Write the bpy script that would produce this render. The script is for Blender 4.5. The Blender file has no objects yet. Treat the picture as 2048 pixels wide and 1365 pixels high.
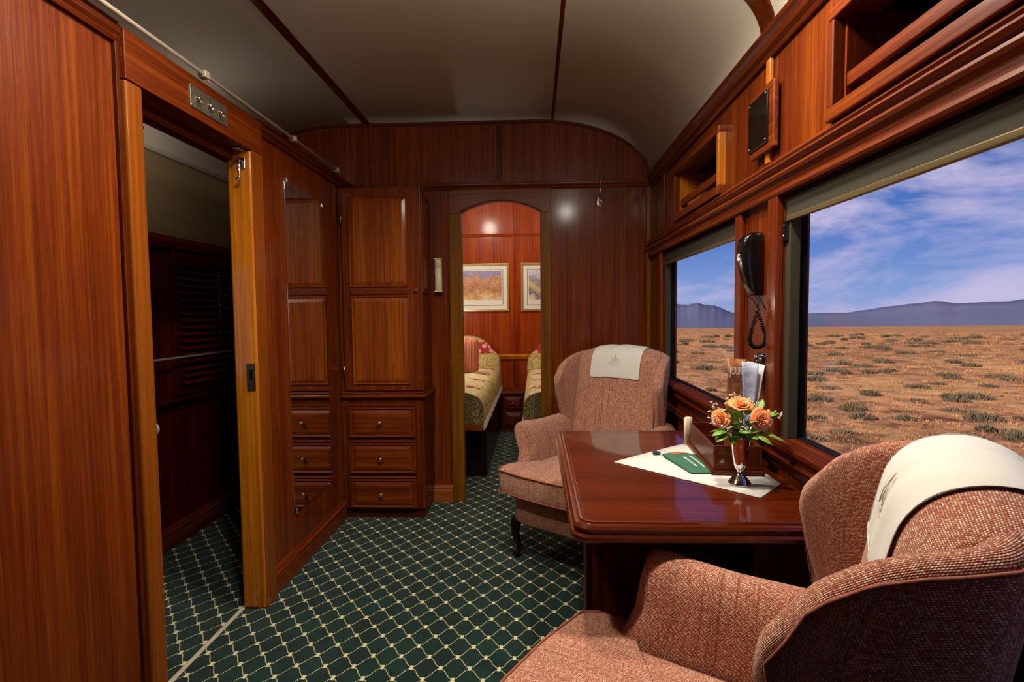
import bpy, bmesh, math, random
from mathutils import Vector, Matrix
from math import sin, cos, pi, radians as R, sqrt, atan2

random.seed(7)
S = bpy.context.scene
COL = S.collection

# ------------------------------------------------------------------ camera, exposure, sky, sun
FPX = 1080.0
ya, pt, ro = R(2.45), R(3.05), R(-0.575)
fw = Vector((-sin(ya) * cos(pt), cos(ya) * cos(pt), -sin(pt)))
rt0 = Vector((cos(ya), sin(ya), 0)); up0 = rt0.cross(fw)
rt = rt0 * cos(ro) + up0 * sin(ro); up = -rt0 * sin(ro) + up0 * cos(ro)
cd = bpy.data.cameras.new('camera'); cam = bpy.data.objects.new('camera', cd); COL.objects.link(cam)
m = Matrix((rt, up, -fw)).transposed().to_4x4(); m.translation = (0, 0, 1.24)
cam.matrix_world = m
cd.sensor_width = 36; cd.lens = FPX / 2048 * 36; cd.clip_start = .02; cd.clip_end = 9000
S.camera = cam
S.view_settings.view_transform = 'Standard'; S.view_settings.look = 'None'
S.view_settings.gamma = 1; S.view_settings.exposure = 0.0; S.view_settings.use_curve_mapping = False
S.cycles.max_bounces = 10; S.cycles.diffuse_bounces = 4; S.cycles.glossy_bounces = 5
S.cycles.transparent_max_bounces = 12; S.cycles.sample_clamp_indirect = 6

def lin(h):
    c = [int(h[i:i + 2], 16) / 255 for i in (0, 2, 4)]
    return tuple(x / 12.92 if x <= .04045 else ((x + .055) / 1.055) ** 2.4 for x in c) + (1,)

class NT:
    """small helper for node graphs"""
    def __init__(s, tree): s.t = tree; s.n = tree.nodes; s.l = tree.links
    def new(s, typ, **k):
        n = s.n.new(typ)
        for a, v in k.items(): setattr(n, a, v)
        return n
    def put(s, sock, v):
        if isinstance(v, bpy.types.NodeSocket): s.l.new(v, sock)
        elif v is not None: sock.default_value = v
    def math(s, op, a, b=None, c=None, clamp=False):
        n = s.new('ShaderNodeMath', operation=op); n.use_clamp = clamp
        s.put(n.inputs[0], a)
        if b is not None: s.put(n.inputs[1], b)
        if c is not None: s.put(n.inputs[2], c)
        return n.outputs[0]
    def mix(s, f, a, b, mode='MIX'):
        n = s.new('ShaderNodeMix', data_type='RGBA', blend_type=mode)
        s.put(n.inputs[0], f); s.put(n.inputs[6], a); s.put(n.inputs[7], b)
        return n.outputs[2]
    def ramp(s, f, stops, interp='LINEAR'):
        n = s.new('ShaderNodeValToRGB'); r = n.color_ramp; r.interpolation = interp
        while len(r.elements) < len(stops): r.elements.new(.5)
        for e, (p, c) in zip(r.elements, stops): e.position = p; e.color = c
        s.put(n.inputs[0], f); return n.outputs[0]
    def mapr(s, v, a, b, c, d):
        n = s.new('ShaderNodeMapRange'); s.put(n.inputs[0], v)
        for i, x in enumerate((a, b, c, d)): n.inputs[i + 1].default_value = x
        return n.outputs[0]
    def mapping(s, vec, scale=(1, 1, 1), loc=(0, 0, 0), rot=(0, 0, 0)):
        n = s.new('ShaderNodeMapping'); s.l.new(vec, n.inputs[0])
        n.inputs['Scale'].default_value = scale; n.inputs['Location'].default_value = loc
        n.inputs['Rotation'].default_value = rot
        return n.outputs[0]
    def noise(s, vec, scale, detail=3, rough=.5, dist=0, out='Fac'):
        n = s.new('ShaderNodeTexNoise'); s.l.new(vec, n.inputs['Vector'])
        n.inputs['Scale'].default_value = scale; n.inputs['Detail'].default_value = detail
        n.inputs['Roughness'].default_value = rough; n.inputs['Distortion'].default_value = dist
        return n.outputs[out]
    def voro(s, vec, scale, feature='F1', out='Distance', rnd=1):
        n = s.new('ShaderNodeTexVoronoi', feature=feature); s.l.new(vec, n.inputs['Vector'])
        n.inputs['Scale'].default_value = scale; n.inputs['Randomness'].default_value = rnd
        return n.outputs[out]
    def sep(s, vec):
        n = s.new('ShaderNodeSeparateXYZ'); s.l.new(vec, n.inputs[0]); return n.outputs
    def comb(s, x, y, z):
        n = s.new('ShaderNodeCombineXYZ')
        for i, v in enumerate((x, y, z)): s.put(n.inputs[i], v)
        return n.outputs[0]

# sky: evening blue with streaked cloud, a function of direction only
W = bpy.data.worlds.new('sky'); S.world = W; W.use_nodes = True
t = NT(W.node_tree); t.n.clear()
g = t.new('ShaderNodeTexCoord').outputs['Generated']
gx, gy, gz = t.sep(g)
zz = t.math('ADD', gz, .035)
base = t.ramp(zz, [(0, lin('AAB4DE')), (.06, lin('8CA8E2')), (.15, lin('5C86D4')), (.28, lin('3A66B4')), (1, lin('284C8E'))])
mp = t.mapping(g, (1.4, 1.7, 4.2), (3.1, .4, .2), (R(12), R(24), R(10)))
c1 = t.noise(mp, 1.9, 7, .58, .9)
c2 = t.noise(t.mapping(g, (2.0, 2.2, 9.0), (1, 5, 2)), 2.6, 6, .6, .5)
cl = t.math('ADD', t.math('MULTIPLY', c1, .72), t.math('MULTIPLY', c2, .28))
right = t.mapr(gx, .15, .75, -.06, .02)
low = t.mapr(zz, .04, .28, .06, -.05)
cm = t.mapr(t.math('ADD', t.math('ADD', cl, right), low), .47, .63, 0, .85)
sky = t.mix(cm, base, lin('D6CCF0'))
bg = t.new('ShaderNodeBackground'); t.l.new(sky, bg.inputs[0]); bg.inputs[1].default_value = 1.04
o = t.new('ShaderNodeOutputWorld'); t.l.new(bg.outputs[0], o.inputs[0])

sd = bpy.data.lights.new('sun', 'SUN'); sd.energy = 6.0; sd.angle = R(1.5); sd.color = (1, .83, .62)
so = bpy.data.objects.new('sun', sd); COL.objects.link(so)
so.rotation_euler = Vector((.80, .35, -.46)).to_track_quat('-Z', 'Y').to_euler()

def point(name, loc, watts, col, rad):
    d = bpy.data.lights.new(name, 'POINT'); d.energy = watts; d.color = col; d.shadow_soft_size = rad
    ob = bpy.data.objects.new(name, d); ob.location = loc; COL.objects.link(ob); return ob
WARM = (1.0, .905, .76)
def down(name, loc, watts, col, size, spread=150):
    d = bpy.data.lights.new(name, 'AREA'); d.shape = 'DISK'; d.size = size; d.energy = watts; d.color = col; d.spread = R(spread)
    ob = bpy.data.objects.new(name, d); ob.location = loc; COL.objects.link(ob); return ob
point('ceiling_lamp_light', (.33, 1.30, 2.27), 18, WARM, .05)
point('ceiling_lamp_light', (-.62, 1.30, 2.36), 7, WARM, .05)
down('ceiling_lamp_downlight', (.33, 1.30, 2.26), 13, WARM, .12)
down('ceiling_lamp_downlight', (-.62, 1.30, 2.35), 14, WARM, .12)
down('ceiling_lamp_downlight', (-.15, 1.93, 2.41), 15, WARM, .10)  # extra lamp added out of view to brighten the far armchair
point('bedroom_lamp_light', (-.57, 4.70, 2.32), 27, WARM, .08)
point('bedroom_lamp_light', (.38, 4.70, 2.30), 13, WARM, .08)
point('bedside_lamp_light', (-.95, 4.95, 1.30), 10, WARM, .03)
point('corridor_lamp_light', (-1.62, 2.60, 2.05), 1.3, (1, .9, .8), .05)  # added fill without a fixture, brings out the blind slats

# ------------------------------------------------------------------ materials
def mat(name):
    mt = bpy.data.materials.new(name); mt.use_nodes = True
    t = NT(mt.node_tree); b = t.n['Principled BSDF']; return mt, t, b

def plain(name, col, rough=.5, metal=0, coat=0, bump=0, bscale=200, var=.0, vscale=6):
    mt, t, b = mat(name); c = lin(col)
    co = t.new('ShaderNodeTexCoord').outputs['Object']
    if var:
        n = t.noise(co, vscale, 5)
        t.put(b.inputs['Base Color'], t.mix(t.mapr(n, .3, .7, 0, 1), tuple(x * (1 - var) for x in c[:3]) + (1,), tuple(min(1, x * (1 + var)) for x in c[:3]) + (1,)))
    else: b.inputs['Base Color'].default_value = c
    b.inputs['Roughness'].default_value = rough; b.inputs['Metallic'].default_value = metal
    b.inputs['Coat Weight'].default_value = coat; b.inputs['Coat Roughness'].default_value = .08
    if bump:
        bp = t.new('ShaderNodeBump'); bp.inputs['Strength'].default_value = bump; bp.inputs['Distance'].default_value = .002
        t.l.new(t.noise(co, bscale, 3), bp.inputs['Height']); t.l.new(bp.outputs[0], b.inputs['Normal'])
    return mt

def wood(name, dark, mid, light, axis='z', rough=.42, coat=.22, band=1.0, seed=0.0, crough=.14, spec=.16):
    """varnished mahogany: long ribbon stripes along one axis, fine pores, clear varnish"""
    mt, t, b = mat(name)
    co = t.new('ShaderNodeTexCoord').outputs['Object']
    def sc(a, l):
        v = [a, a, a]; v['xyz'.index(axis)] = l; return tuple(v)
    wide = t.noise(t.mapping(co, sc(13, .55), (seed, seed * 2, seed)), 1.0 * band, 3, .5, .3)
    mids = t.noise(t.mapping(co, sc(95, 1.5), (seed, 0, 3)), 1.0 * band, 4, .55, .2)
    fine = t.noise(t.mapping(co, sc(420, 9)), 1.0, 2, .6)
    f = t.math('ADD', t.math('ADD', t.math('MULTIPLY', wide, .30), t.math('MULTIPLY', mids, .46)), t.math('MULTIPLY', fine, .24))
    c = t.ramp(f, [(.33, lin(dark)), (.5, lin(mid)), (.67, lin(light))])
    t.put(b.inputs['Base Color'], c)
    b.inputs['Roughness'].default_value = rough
    b.inputs['Specular IOR Level'].default_value = spec
    b.inputs['Coat Weight'].default_value = coat; b.inputs['Coat Roughness'].default_value = crough
    bp = t.new('ShaderNodeBump'); bp.inputs['Strength'].default_value = .10; bp.inputs['Distance'].default_value = .0006
    t.l.new(fine, bp.inputs['Height']); t.l.new(bp.outputs[0], b.inputs['Normal'])
    return mt

MAH = ('3A1000', '662603', '864206')
M = {}
M['mz'] = wood('mahogany_vertical', *MAH, 'z')
M['my'] = wood('mahogany_along', *MAH, 'y', seed=2)
M['mx'] = wood('mahogany_across', *MAH, 'x', seed=5)
M['panel'] = wood('lighter_panel_mahogany', '4A1800', '7E3806', 'A25A12', 'z', seed=21)
M['dz'] = wood('dark_mahogany_vertical', '240800', '501A00', '743206', 'z', seed=1)
M['dy'] = wood('dark_mahogany_along', '240800', '501A00', '743206', 'y', seed=3)
M['dx'] = wood('dark_mahogany_across', '240800', '501A00', '743206', 'x', seed=4)
M['hz'] = wood('honey_teak_vertical', '84420A', 'AE620E', 'CC8420', 'z', seed=6, coat=.6, crough=.12)
M['hy'] = wood('honey_teak_along', '8E4A06', 'BC6E12', 'DC9428', 'y', seed=6)
M['pz'] = wood('brown_teak_vertical', '5C2803', '7A3C06', '904E0C', 'z', seed=16, coat=.3)
M['nz'] = wood('walnut_post', '4E2A04', '74460A', '8C5A10', 'z', seed=8, coat=.08)
M['table'] = wood('polished_table_mahogany', '340C00', '4C1702', '602406', 'x', rough=.30, coat=.7, crough=.05, seed=9, band=.7)
M['red'] = wood('red_mahogany_vertical', '661800', '963602', 'B8560A', 'z', seed=12)
M['hx'] = wood('brown_header_across', '4A2004', '6E3408', '84440C', 'x', seed=7, rough=.42, crough=.25, coat=.12)
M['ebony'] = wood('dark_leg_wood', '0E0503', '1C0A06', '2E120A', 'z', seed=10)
M['ceil'] = plain('ceiling_paint', 'B4AB9C', .8, var=.02, vscale=2)
M['ceil'].node_tree.nodes['Principled BSDF'].inputs['Specular IOR Level'].default_value = .08
M['polepaint'] = plain('pole_paint', 'B4AA96', .3)
M['ropecord'] = plain('rust_piping_cord', '8E4E38', .9, bump=.4, bscale=900, var=.25, vscale=300)
M['chrome'] = plain('chrome', 'E6E3DE', .07, 1)
M['nickel'] = plain('brushed_nickel', '9C968A', .32, 1, var=.1, vscale=80)
M['pewter'] = plain('switch_plate_metal', '8C8674', .42, .85, bump=.2)
M['brass'] = plain('dull_brass', '8A7350', .3, 1)
M['silver'] = plain('polished_silver', 'F0ECE8', .05, 1)
M['linen'] = plain('white_linen', 'D0CCC4', .85, bump=.35, bscale=900, var=.02)
M['paper'] = plain('white_paper', 'E8E6E0', .6)
M['cream'] = plain('cream_card', 'D8CBA8', .6)
M['black'] = plain('black_plastic', '0B0B0C', .22, coat=.4)
M['rubber'] = plain('black_rubber', '0C0C0C', .8)
M['rubber'].node_tree.nodes['Principled BSDF'].inputs['Specular IOR Level'].default_value = .12
M['blackplate'] = plain('black_gloss_plate', '14100A', .12, coat=.6, var=.2)
M['olive'] = plain('olive_blind_fabric', '2C2514', .9, bump=.2, bscale=500)
M['oliveframe'] = plain('olive_blind_channel', '302914', .75)
M['bronze'] = plain('blind_rail_bronze', '7A6A48', .35, .6)
M['ivory'] = plain('ivory_plastic', 'D2CBA4', .4)
M['grey'] = plain('grey_thread', '8F8C80', .9)
M['olivethread'] = plain('olive_thread', 'A8A288', .9)
M['stop'] = plain('grey_rubber_stop', '8A8478', .6)
M['gold'] = plain('pale_gold_frame', 'C9A873', .32, .65, var=.1, vscale=40)
M['mat'] = plain('picture_mount', 'ECE7DC', .8)
M['line'] = plain('mount_line_dark', '4A4634', .8)
M['green'] = plain('green_pouch_cloth', '2C6148', .8, bump=.3, bscale=600, var=.12, vscale=30)
M['orange'] = plain('orange_print', 'D8562A', .7)
M['cord'] = plain('dark_drawstring', '1E3238', .7)
M['rose'] = None
M['stem'] = plain('plant_stem', '4E6B24', .6)
M['bud'] = plain('white_filler_petals', 'E2CDBE', .8)
M['fringe'] = plain('bed_fringe', 'D8CCC0', .9)

# mirror and glass
mt, t, b = mat('mirror_glass'); b.inputs['Base Color'].default_value = (.80, .79, .76, 1); b.inputs['Metallic'].default_value = 1; b.inputs['Roughness'].default_value = .015
M['mirror'] = mt
mt, t, b = mat('window_glass')
t.n.remove(b); tr = t.new('ShaderNodeBsdfTransparent'); gl = t.new('ShaderNodeBsdfGlossy'); gl.inputs['Roughness'].default_value = .01
fr = t.new('ShaderNodeFresnel'); fr.inputs[0].default_value = 1.35; mx = t.new('ShaderNodeMixShader')
tr.inputs[0].default_value = (.97, .97, .97, 1)
t.l.new(t.math('MULTIPLY', fr.outputs[0], .10), mx.inputs[0]); t.l.new(tr.outputs[0], mx.inputs[1]); t.l.new(gl.outputs[0], mx.inputs[2])
t.l.new(mx.outputs[0], t.n['Material Output'].inputs[0]); M['glass'] = mt

# carpet: dark green, lattice of dotted cream lines with solid knots
mt, t, b = mat('green_lattice_carpet')
co = t.new('ShaderNodeTexCoord').outputs['Object']; x, y, z = t.sep(co)
u = t.math('DIVIDE', t.math('ADD', x, .288), .1024); v = t.math('DIVIDE', t.math('SUBTRACT', y, 2.116), .122)
bow = t.math('MULTIPLY', t.math('SINE', t.math('MULTIPLY', u, 4 * pi)), .0)
p = t.math('ADD', u, v); q = t.math('SUBTRACT', u, v)
pc = t.math('SINE', t.math('MULTIPLY', p, 2 * pi)); qc = t.math('SINE', t.math('MULTIPLY', q, 2 * pi))
p2 = t.math('ADD', p, t.math('MULTIPLY', qc, -.035)); q2 = t.math('ADD', q, t.math('MULTIPLY', pc, -.035))
def near(w): return t.math('ABSOLUTE', t.math('SUBTRACT', w, t.math('ROUND', w)))
dp, dq = near(p2), near(q2)
def lt(a, k): return t.math('LESS_THAN', a, k)
dots_q = t.math('GREATER_THAN', t.math('SINE', t.math('MULTIPLY', q, 2 * pi * 11)), -.25)
dots_p = t.math('GREATER_THAN', t.math('SINE', t.math('MULTIPLY', p, 2 * pi * 11)), -.25)
l1 = t.math('MULTIPLY', lt(dp, .024), dots_q); l2 = t.math('MULTIPLY', lt(dq, .024), dots_p)
nu = near(t.math('MULTIPLY', u, 1)); nv = near(t.math('MULTIPLY', v, 1))
nu2 = near(t.math('ADD', u, .5)); nv2 = near(t.math('ADD', v, .5))
k1 = t.math('MULTIPLY', lt(nu, .058), lt(nv, .090)); k2 = t.math('MULTIPLY', lt(nu2, .058), lt(nv2, .090))
mask = t.math('MAXIMUM', t.math('MAXIMUM', l1, l2), t.math('MAXIMUM', k1, k2))
pile = t.noise(co, 900, 2, .6); soft = t.noise(co, 7, 3)
gcol = t.mix(t.mapr(soft, .35, .65, 0, 1), lin('09201B'), lin('0F2F27'))
gcol = t.mix(t.mapr(pile, .3, .7, 0, .5), gcol, lin('0C221E'))
ccol = t.mix(t.mapr(pile, .3, .7, 0, 1), lin('BDB68A'), lin('DCD4A6'))
t.put(b.inputs['Base Color'], t.mix(mask, gcol, ccol)); b.inputs['Roughness'].default_value = .95
b.inputs['Specular IOR Level'].default_value = .1; b.inputs['Sheen Weight'].default_value = .15
bp = t.new('ShaderNodeBump'); bp.inputs['Strength'].default_value = .5; bp.inputs['Distance'].default_value = .002
t.l.new(t.math('ADD', pile, t.math('MULTIPLY', mask, .6)), bp.inputs['Height']); t.l.new(bp.outputs[0], b.inputs['Normal'])
M['carpet'] = mt

# tweed: basket weave in uv metres
def tweed(name, dark=1.0, pitch=.0034):
    mt, t, b = mat(name)
    uv = t.new('ShaderNodeTexCoord').outputs['UV']; u, v, _ = t.sep(uv)
    a = t.math('DIVIDE', u, pitch); c = t.math('DIVIDE', v, pitch * .85)
    row = t.math('FLOOR', c)
    a2 = t.math('ADD', a, t.math('MULTIPLY', t.math('MODULO', row, 2), .5))
    cu = t.math('FLOOR', a2); fu = t.math('FRACT', a2); fv = t.math('FRACT', c)
    wn = t.new('ShaderNodeTexWhiteNoise', noise_dimensions='2D'); t.l.new(t.comb(cu, row, 0), wn.inputs['Vector'])
    rnd = wn.outputs['Value']
    du = t.math('SUBTRACT', fu, .5); dv = t.math('SUBTRACT', fv, .5)
    d = t.math('ADD', t.math('MULTIPLY', du, du), t.math('MULTIPLY', t.math('MULTIPLY', dv, dv), 1.3))
    hgt = t.mapr(d, .0, .30, 1, 0)
    streak = t.noise(t.mapping(uv, (120, 1.6, 1)), 1.0, 4, .65)
    slub = t.noise(t.mapping(uv, (330, 14, 1)), 1.0, 3, .6)
    sel = t.math('ADD', rnd, t.math('MULTIPLY', t.math('SUBTRACT', streak, .5), 1.1))
    yarn = t.ramp(sel, [(.05, lin('A85C48')), (.3, lin('BE8066')), (.55, lin('CE9E80')), (.78, lin('E0C09E')), (1, lin('ECD4B2'))])
    gap = t.mix(t.mapr(slub, .4, .65, 0, 1), lin('843A2C'), lin('9E5A44'))
    colr = t.mix(t.mapr(d, .10, .24, 0, 1), yarn, gap)
    colr = t.mix(t.mapr(streak, .53, .64, 0, .62), colr, lin('6A281E'))
    if dark != 1: colr = t.mix(1 - dark, colr, (0, 0, 0, 1))
    t.put(b.inputs['Base Color'], colr); b.inputs['Roughness'].default_value = .92; b.inputs['Specular IOR Level'].default_value = .15
    b.inputs['Sheen Weight'].default_value = .2
    bp = t.new('ShaderNodeBump'); bp.inputs['Strength'].default_value = .8; bp.inputs['Distance'].default_value = .0012
    t.l.new(hgt, bp.inputs['Height']); t.l.new(bp.outputs[0], b.inputs['Normal'])
    return mt
M['tweed'] = tweed('rust_tweed')

# roses
mt, t, b = mat('orange_rose_petal')
co = t.new('ShaderNodeTexCoord').outputs['UV']; u, v, _ = t.sep(co)
n = t.noise(t.mapping(co, (6, 1, 1)), 4, 3)
c = t.ramp(t.math('ADD', v, t.math('MULTIPLY', n, .2)), [(.1, lin('F8C46C')), (.6, lin('F4AE62')), (1, lin('EE8E54'))])
t.put(b.inputs['Base Color'], c); b.inputs['Roughness'].default_value = .6; b.inputs['Subsurface Weight'].default_value = .1
M['rose'] = mt
mt, t, b = mat('leaf_green')
co = t.new('ShaderNodeTexCoord'); oi = t.new('ShaderNodeObjectInfo').outputs['Random']
u, v, _ = t.sep(co.outputs['UV']); mid = t.math('ABSOLUTE', t.math('SUBTRACT', u, .5))
gcol = t.mix(t.noise(co.outputs['Object'], 60, 3), lin('2E5E1A'), lin('94BC3E'))
t.put(b.inputs['Base Color'], t.mix(lt(mid, .03), gcol, lin('9CB860'))); b.inputs['Roughness'].default_value = .38
M['leaf'] = mt

# bed covers
mt, t, b = mat('patchwork_bedspread')
co = t.new('ShaderNodeTexCoord').outputs['Object']; x, y, z = t.sep(co)
vo = t.voro(co, 16, 'F1'); vs = t.voro(co, 60, 'SMOOTH_F1')
nz = t.noise(co, 26, 5, .6, 1.5)
gold = t.ramp(nz, [(.35, lin('8A7440')), (.48, lin('C4AE72')), (.62, lin('DCC890')), (.75, lin('A8884C'))])
gold = t.mix(t.mapr(t.math('ABSOLUTE', t.math('SUBTRACT', vo, .32)), 0, .06, .55, 0), gold, lin('94503A'))
stripe = t.math('LESS_THAN', t.math('FRACT', t.math('DIVIDE', t.math('ADD', y, .12), .46)), .27)
inner = t.math('GREATER_THAN', z, .655)
blobs = t.voro(t.mapping(co, (1, .8, .2)), 15, 'F1', rnd=.3)
redp = t.mix(lt(blobs, .30), lin('A02A28'), lin('E0A890'))
gap = t.math('GREATER_THAN', t.math('FRACT', t.math('DIVIDE', t.math('ADD', x, t.math('MULTIPLY', y, .6)), .26)), .35)
fac = t.math('MULTIPLY', t.math('MULTIPLY', stripe, inner), gap)
cc = t.mix(t.math('MULTIPLY', fac, .95), t.mix(t.math('MULTIPLY', inner, .5), gold, lin('E2D8A8')), redp)
t.put(b.inputs['Base Color'], cc); b.inputs['Roughness'].default_value = .9
bp = t.new('ShaderNodeBump'); bp.inputs['Strength'].default_value = .5; bp.inputs['Distance'].default_value = .01
t.l.new(t.math('ADD', nz, vs), bp.inputs['Height']); t.l.new(bp.outputs[0], b.inputs['Normal'])
M['spread'] = mt
mt, t, b = mat('olive_rosette_valance')
co = t.new('ShaderNodeTexCoord').outputs['Object']
dn = t.mix(.06, co, t.noise(co, 14, 3, out='Color')); vo = t.voro(dn, 15, 'F1'); ring = t.math('SINE', t.math('MULTIPLY', vo, 30)); nz = t.noise(co, 30, 4, .6, 1)
cc = t.mix(t.mapr(ring, -.2, .6, 0, 1), lin('3E3A1C'), lin('7A6C38'))
cc = t.mix(t.mapr(nz, .5, .7, 0, .8), cc, lin('8A5A34'))
t.put(b.inputs['Base Color'], cc); b.inputs['Roughness'].default_value = .9; M['valance'] = mt
mt, t, b = mat('pillow_sham_floral')
co = t.new('ShaderNodeTexCoord').outputs['Object']; x, y, z = t.sep(co)
nz = t.noise(co, 24, 5, .6, 1.5)
gold = t.ramp(nz, [(.35, lin('8A7440')), (.5, lin('C0A868')), (.65, lin('D4BE84')), (.8, lin('9C5C3C'))])
bl = t.voro(co, 17, 'F1', rnd=.6); redp = t.mix(lt(bl, .42), lin('9E2A2C'), lin('E0A090'))
band = t.math('MULTIPLY', t.math('GREATER_THAN', z, .82), t.math('LESS_THAN', z, .935))
t.put(b.inputs['Base Color'], t.mix(band, gold, redp)); b.inputs['Roughness'].default_value = .9; M['sham'] = mt
mt, t, b = mat('red_stripe_cushion')
co = t.new('ShaderNodeTexCoord').outputs['Object']; x, y, z = t.sep(co)
st = t.math('FRACT', t.math('DIVIDE', x, .0145))
t.put(b.inputs['Base Color'], t.mix(t.mapr(t.math('ABSOLUTE', t.math('SUBTRACT', st, .5)), .1, .3, 0, 1), lin('D8A070'), lin('B0483A'))); b.inputs['Roughness'].default_value = .9
M['stripe'] = mt

# prints on paper
def print_mat(name, stops, scale, seed):
    mt, t, b = mat(name)
    co = t.new('ShaderNodeTexCoord').outputs['Object']
    n1 = t.noise(t.mapping(co, (1, 1, 1.3), (seed, seed, 0)), scale, 6, .7, 1.2)
    t.put(b.inputs['Base Color'], t.ramp(n1, stops)); b.inputs['Roughness'].default_value = .7
    return mt
def landscape_mat(name, z0, z1, skyc, far, mid, near, seed):
    """loose generic watercolour: sky, slope and busy foreground strokes"""
    mt, t, b = mat(name); co = t.new('ShaderNodeTexCoord').outputs['Object']; x, y, z = t.sep(co)
    h = t.mapr(z, z0, z1, 0, 1); nlow = t.noise(t.mapping(co, (1, 1, 1), (seed, 0, 0)), 6, 4, .6); nst = t.noise(t.mapping(co, (1, 1, 1.6), (0, 0, seed)), 48, 5, .7, 1.5); nb = t.noise(t.mapping(co, (1, 1, 1), (seed, 3, 0)), 22, 4, .7, .8)
    hh = t.math('ADD', h, t.math('MULTIPLY', t.math('SUBTRACT', nlow, .5), 1.1))
    c = t.ramp(hh, [(.0, lin('E8D8B0')), (.15, lin(near)), (.42, lin(mid)), (.68, lin(far)), (.86, lin(skyc))])
    c = t.mix(t.mapr(nst, .48, .62, 0, .75), c, t.ramp(nb, [(.35, lin('5A3A3E')), (.48, lin('A85C3C')), (.56, lin('E8DCC8')), (.66, lin('7E7A94'))]))
    t.put(b.inputs['Base Color'], c); b.inputs['Roughness'].default_value = .7; return mt
M['art1'] = landscape_mat('loose_watercolour_gorge', 1.37, 1.69, '9A98C8', 'D09868', 'B07050', 'D8A860', 3)
M['art2'] = landscape_mat('loose_watercolour_slope', 1.37, 1.69, 'D8DCE8', '8A8AA4', 'DCC880', '6A6A7C', 9)
M['cover'] = print_mat('brown_magazine_cover', [(.3, lin('5A2A1A')), (.45, lin('8A4A2C')), (.58, lin('B87848')), (.72, lin('D8A878'))], 14, 5)
M['page'] = print_mat('pale_blue_page', [(.35, lin('8E94A8')), (.5, lin('B8BCD4')), (.65, lin('D8DAEC'))], 9, 2)

# outdoors
mt, t, b = mat('dry_veld_ground')
co = t.new('ShaderNodeTexCoord').outputs['Object']
n1 = t.noise(t.mapping(co, (1.0, .8, 1)), .9, 7, .68, .2)
n2 = t.noise(t.mapping(co, (.10, .035, .1), (5, 2, 0)), 1.0, 5, .6, .5)
n3 = t.noise(t.mapping(co, (4.2, 3.4, 4)), 1.0, 5, .7, .1)
f = t.math('ADD', t.math('MULTIPLY', n1, .5), t.math('ADD', t.math('MULTIPLY', n2, .3), t.math('MULTIPLY', n3, .2)))
c = t.ramp(f, [(.38, lin('4E382E')), (.45, lin('94694E')), (.51, lin('C4926A')), (.57, lin('DDAC74')), (.66, lin('F0CB8C'))])
t.put(b.inputs['Base Color'], c); b.inputs['Roughness'].default_value = 1; b.inputs['Specular IOR Level'].default_value = 0
M['veld'] = mt
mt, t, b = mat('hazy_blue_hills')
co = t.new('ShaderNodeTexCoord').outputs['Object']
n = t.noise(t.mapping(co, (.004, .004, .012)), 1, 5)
t.put(b.inputs['Base Color'], t.mix(n, lin('525E80'), lin('76789A'))); b.inputs['Roughness'].default_value = 1; b.inputs['Specular IOR Level'].default_value = 0  # aerial haze is mixed into the hill colour
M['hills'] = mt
M['scrub'] = plain('olive_scrub', '6E6450', 1, var=.3, vscale=3)
M['drygrass'] = plain('dry_grass', 'BE8C5E', 1, var=.45, vscale=.25)

# ------------------------------------------------------------------ object helpers
WM = {}
def link(name, me, mats, parent=None, local=False):
    ob = bpy.data.objects.new(name, me); COL.objects.link(ob)
    for mm in (mats if isinstance(mats, (list, tuple)) else [mats]): me.materials.append(M[mm] if isinstance(mm, str) else mm)
    WM[ob] = Matrix()
    if parent:
        ob.parent = parent
        if not local: ob.matrix_parent_inverse = WM[parent].inverted()
        else: WM[ob] = WM[parent]
    return ob
def fin(name, bm, mats, parent=None, bevel=0, seg=2, smooth=False, sub=0, solid=0, local=False, normals=True, ang=35):
    if normals: bmesh.ops.recalc_face_normals(bm, faces=bm.faces)
    me = bpy.data.meshes.new(name); bm.to_mesh(me); bm.free()
    ob = link(name, me, mats, parent, local)
    if smooth:
        for p in me.polygons: p.use_smooth = True
    if solid:
        md = ob.modifiers.new('solid', 'SOLIDIFY'); md.thickness = solid; md.offset = 0
    if bevel:
        md = ob.modifiers.new('bevel', 'BEVEL'); md.width = bevel; md.segments = seg; md.limit_method = 'ANGLE'; md.angle_limit = R(ang)
        for p in me.polygons: p.use_smooth = True
        wn = ob.modifiers.new('wn', 'WEIGHTED_NORMAL'); wn.keep_sharp = True
    if sub:
        md = ob.modifiers.new('sub', 'SUBSURF'); md.levels = sub; md.render_levels = sub
    return ob
def thing(name, label, cat, loc=(0, 0, 0), rotz=0, group=None):
    ob = bpy.data.objects.new(name, None); COL.objects.link(ob); ob.location = loc; ob.rotation_euler = (0, 0, rotz)
    ob.empty_display_size = .1
    WM[ob] = Matrix.Translation(loc) @ Matrix.Rotation(rotz, 4, 'Z')
    return tag(ob, label, cat, group)
def tag(ob, label, cat, group=None, kind=None):
    ob['label'] = label; ob['category'] = cat
    if group: ob['group'] = group
    if kind: ob['kind'] = kind
    return ob
def struct(ob, label=None, cat=None):
    ob['kind'] = 'structure'
    if label: ob['label'] = label; ob['category'] = cat or ob.name.split('.')[0].split('_')[0]
    return ob
def box(bm, x0, x1, y0, y1, z0, z1):
    vs = [bm.verts.new((x, y, z)) for z in (z0, z1) for y in (y0, y1) for x in (x0, x1)]
    for f in ((0, 2, 3, 1), (4, 5, 7, 6), (0, 1, 5, 4), (2, 6, 7, 3), (0, 4, 6, 2), (1, 3, 7, 5)):
        bm.faces.new([vs[i] for i in f])
def B(*bs):
    bm = bmesh.new()
    for b_ in bs: box(bm, *b_)
    return bm
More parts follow.
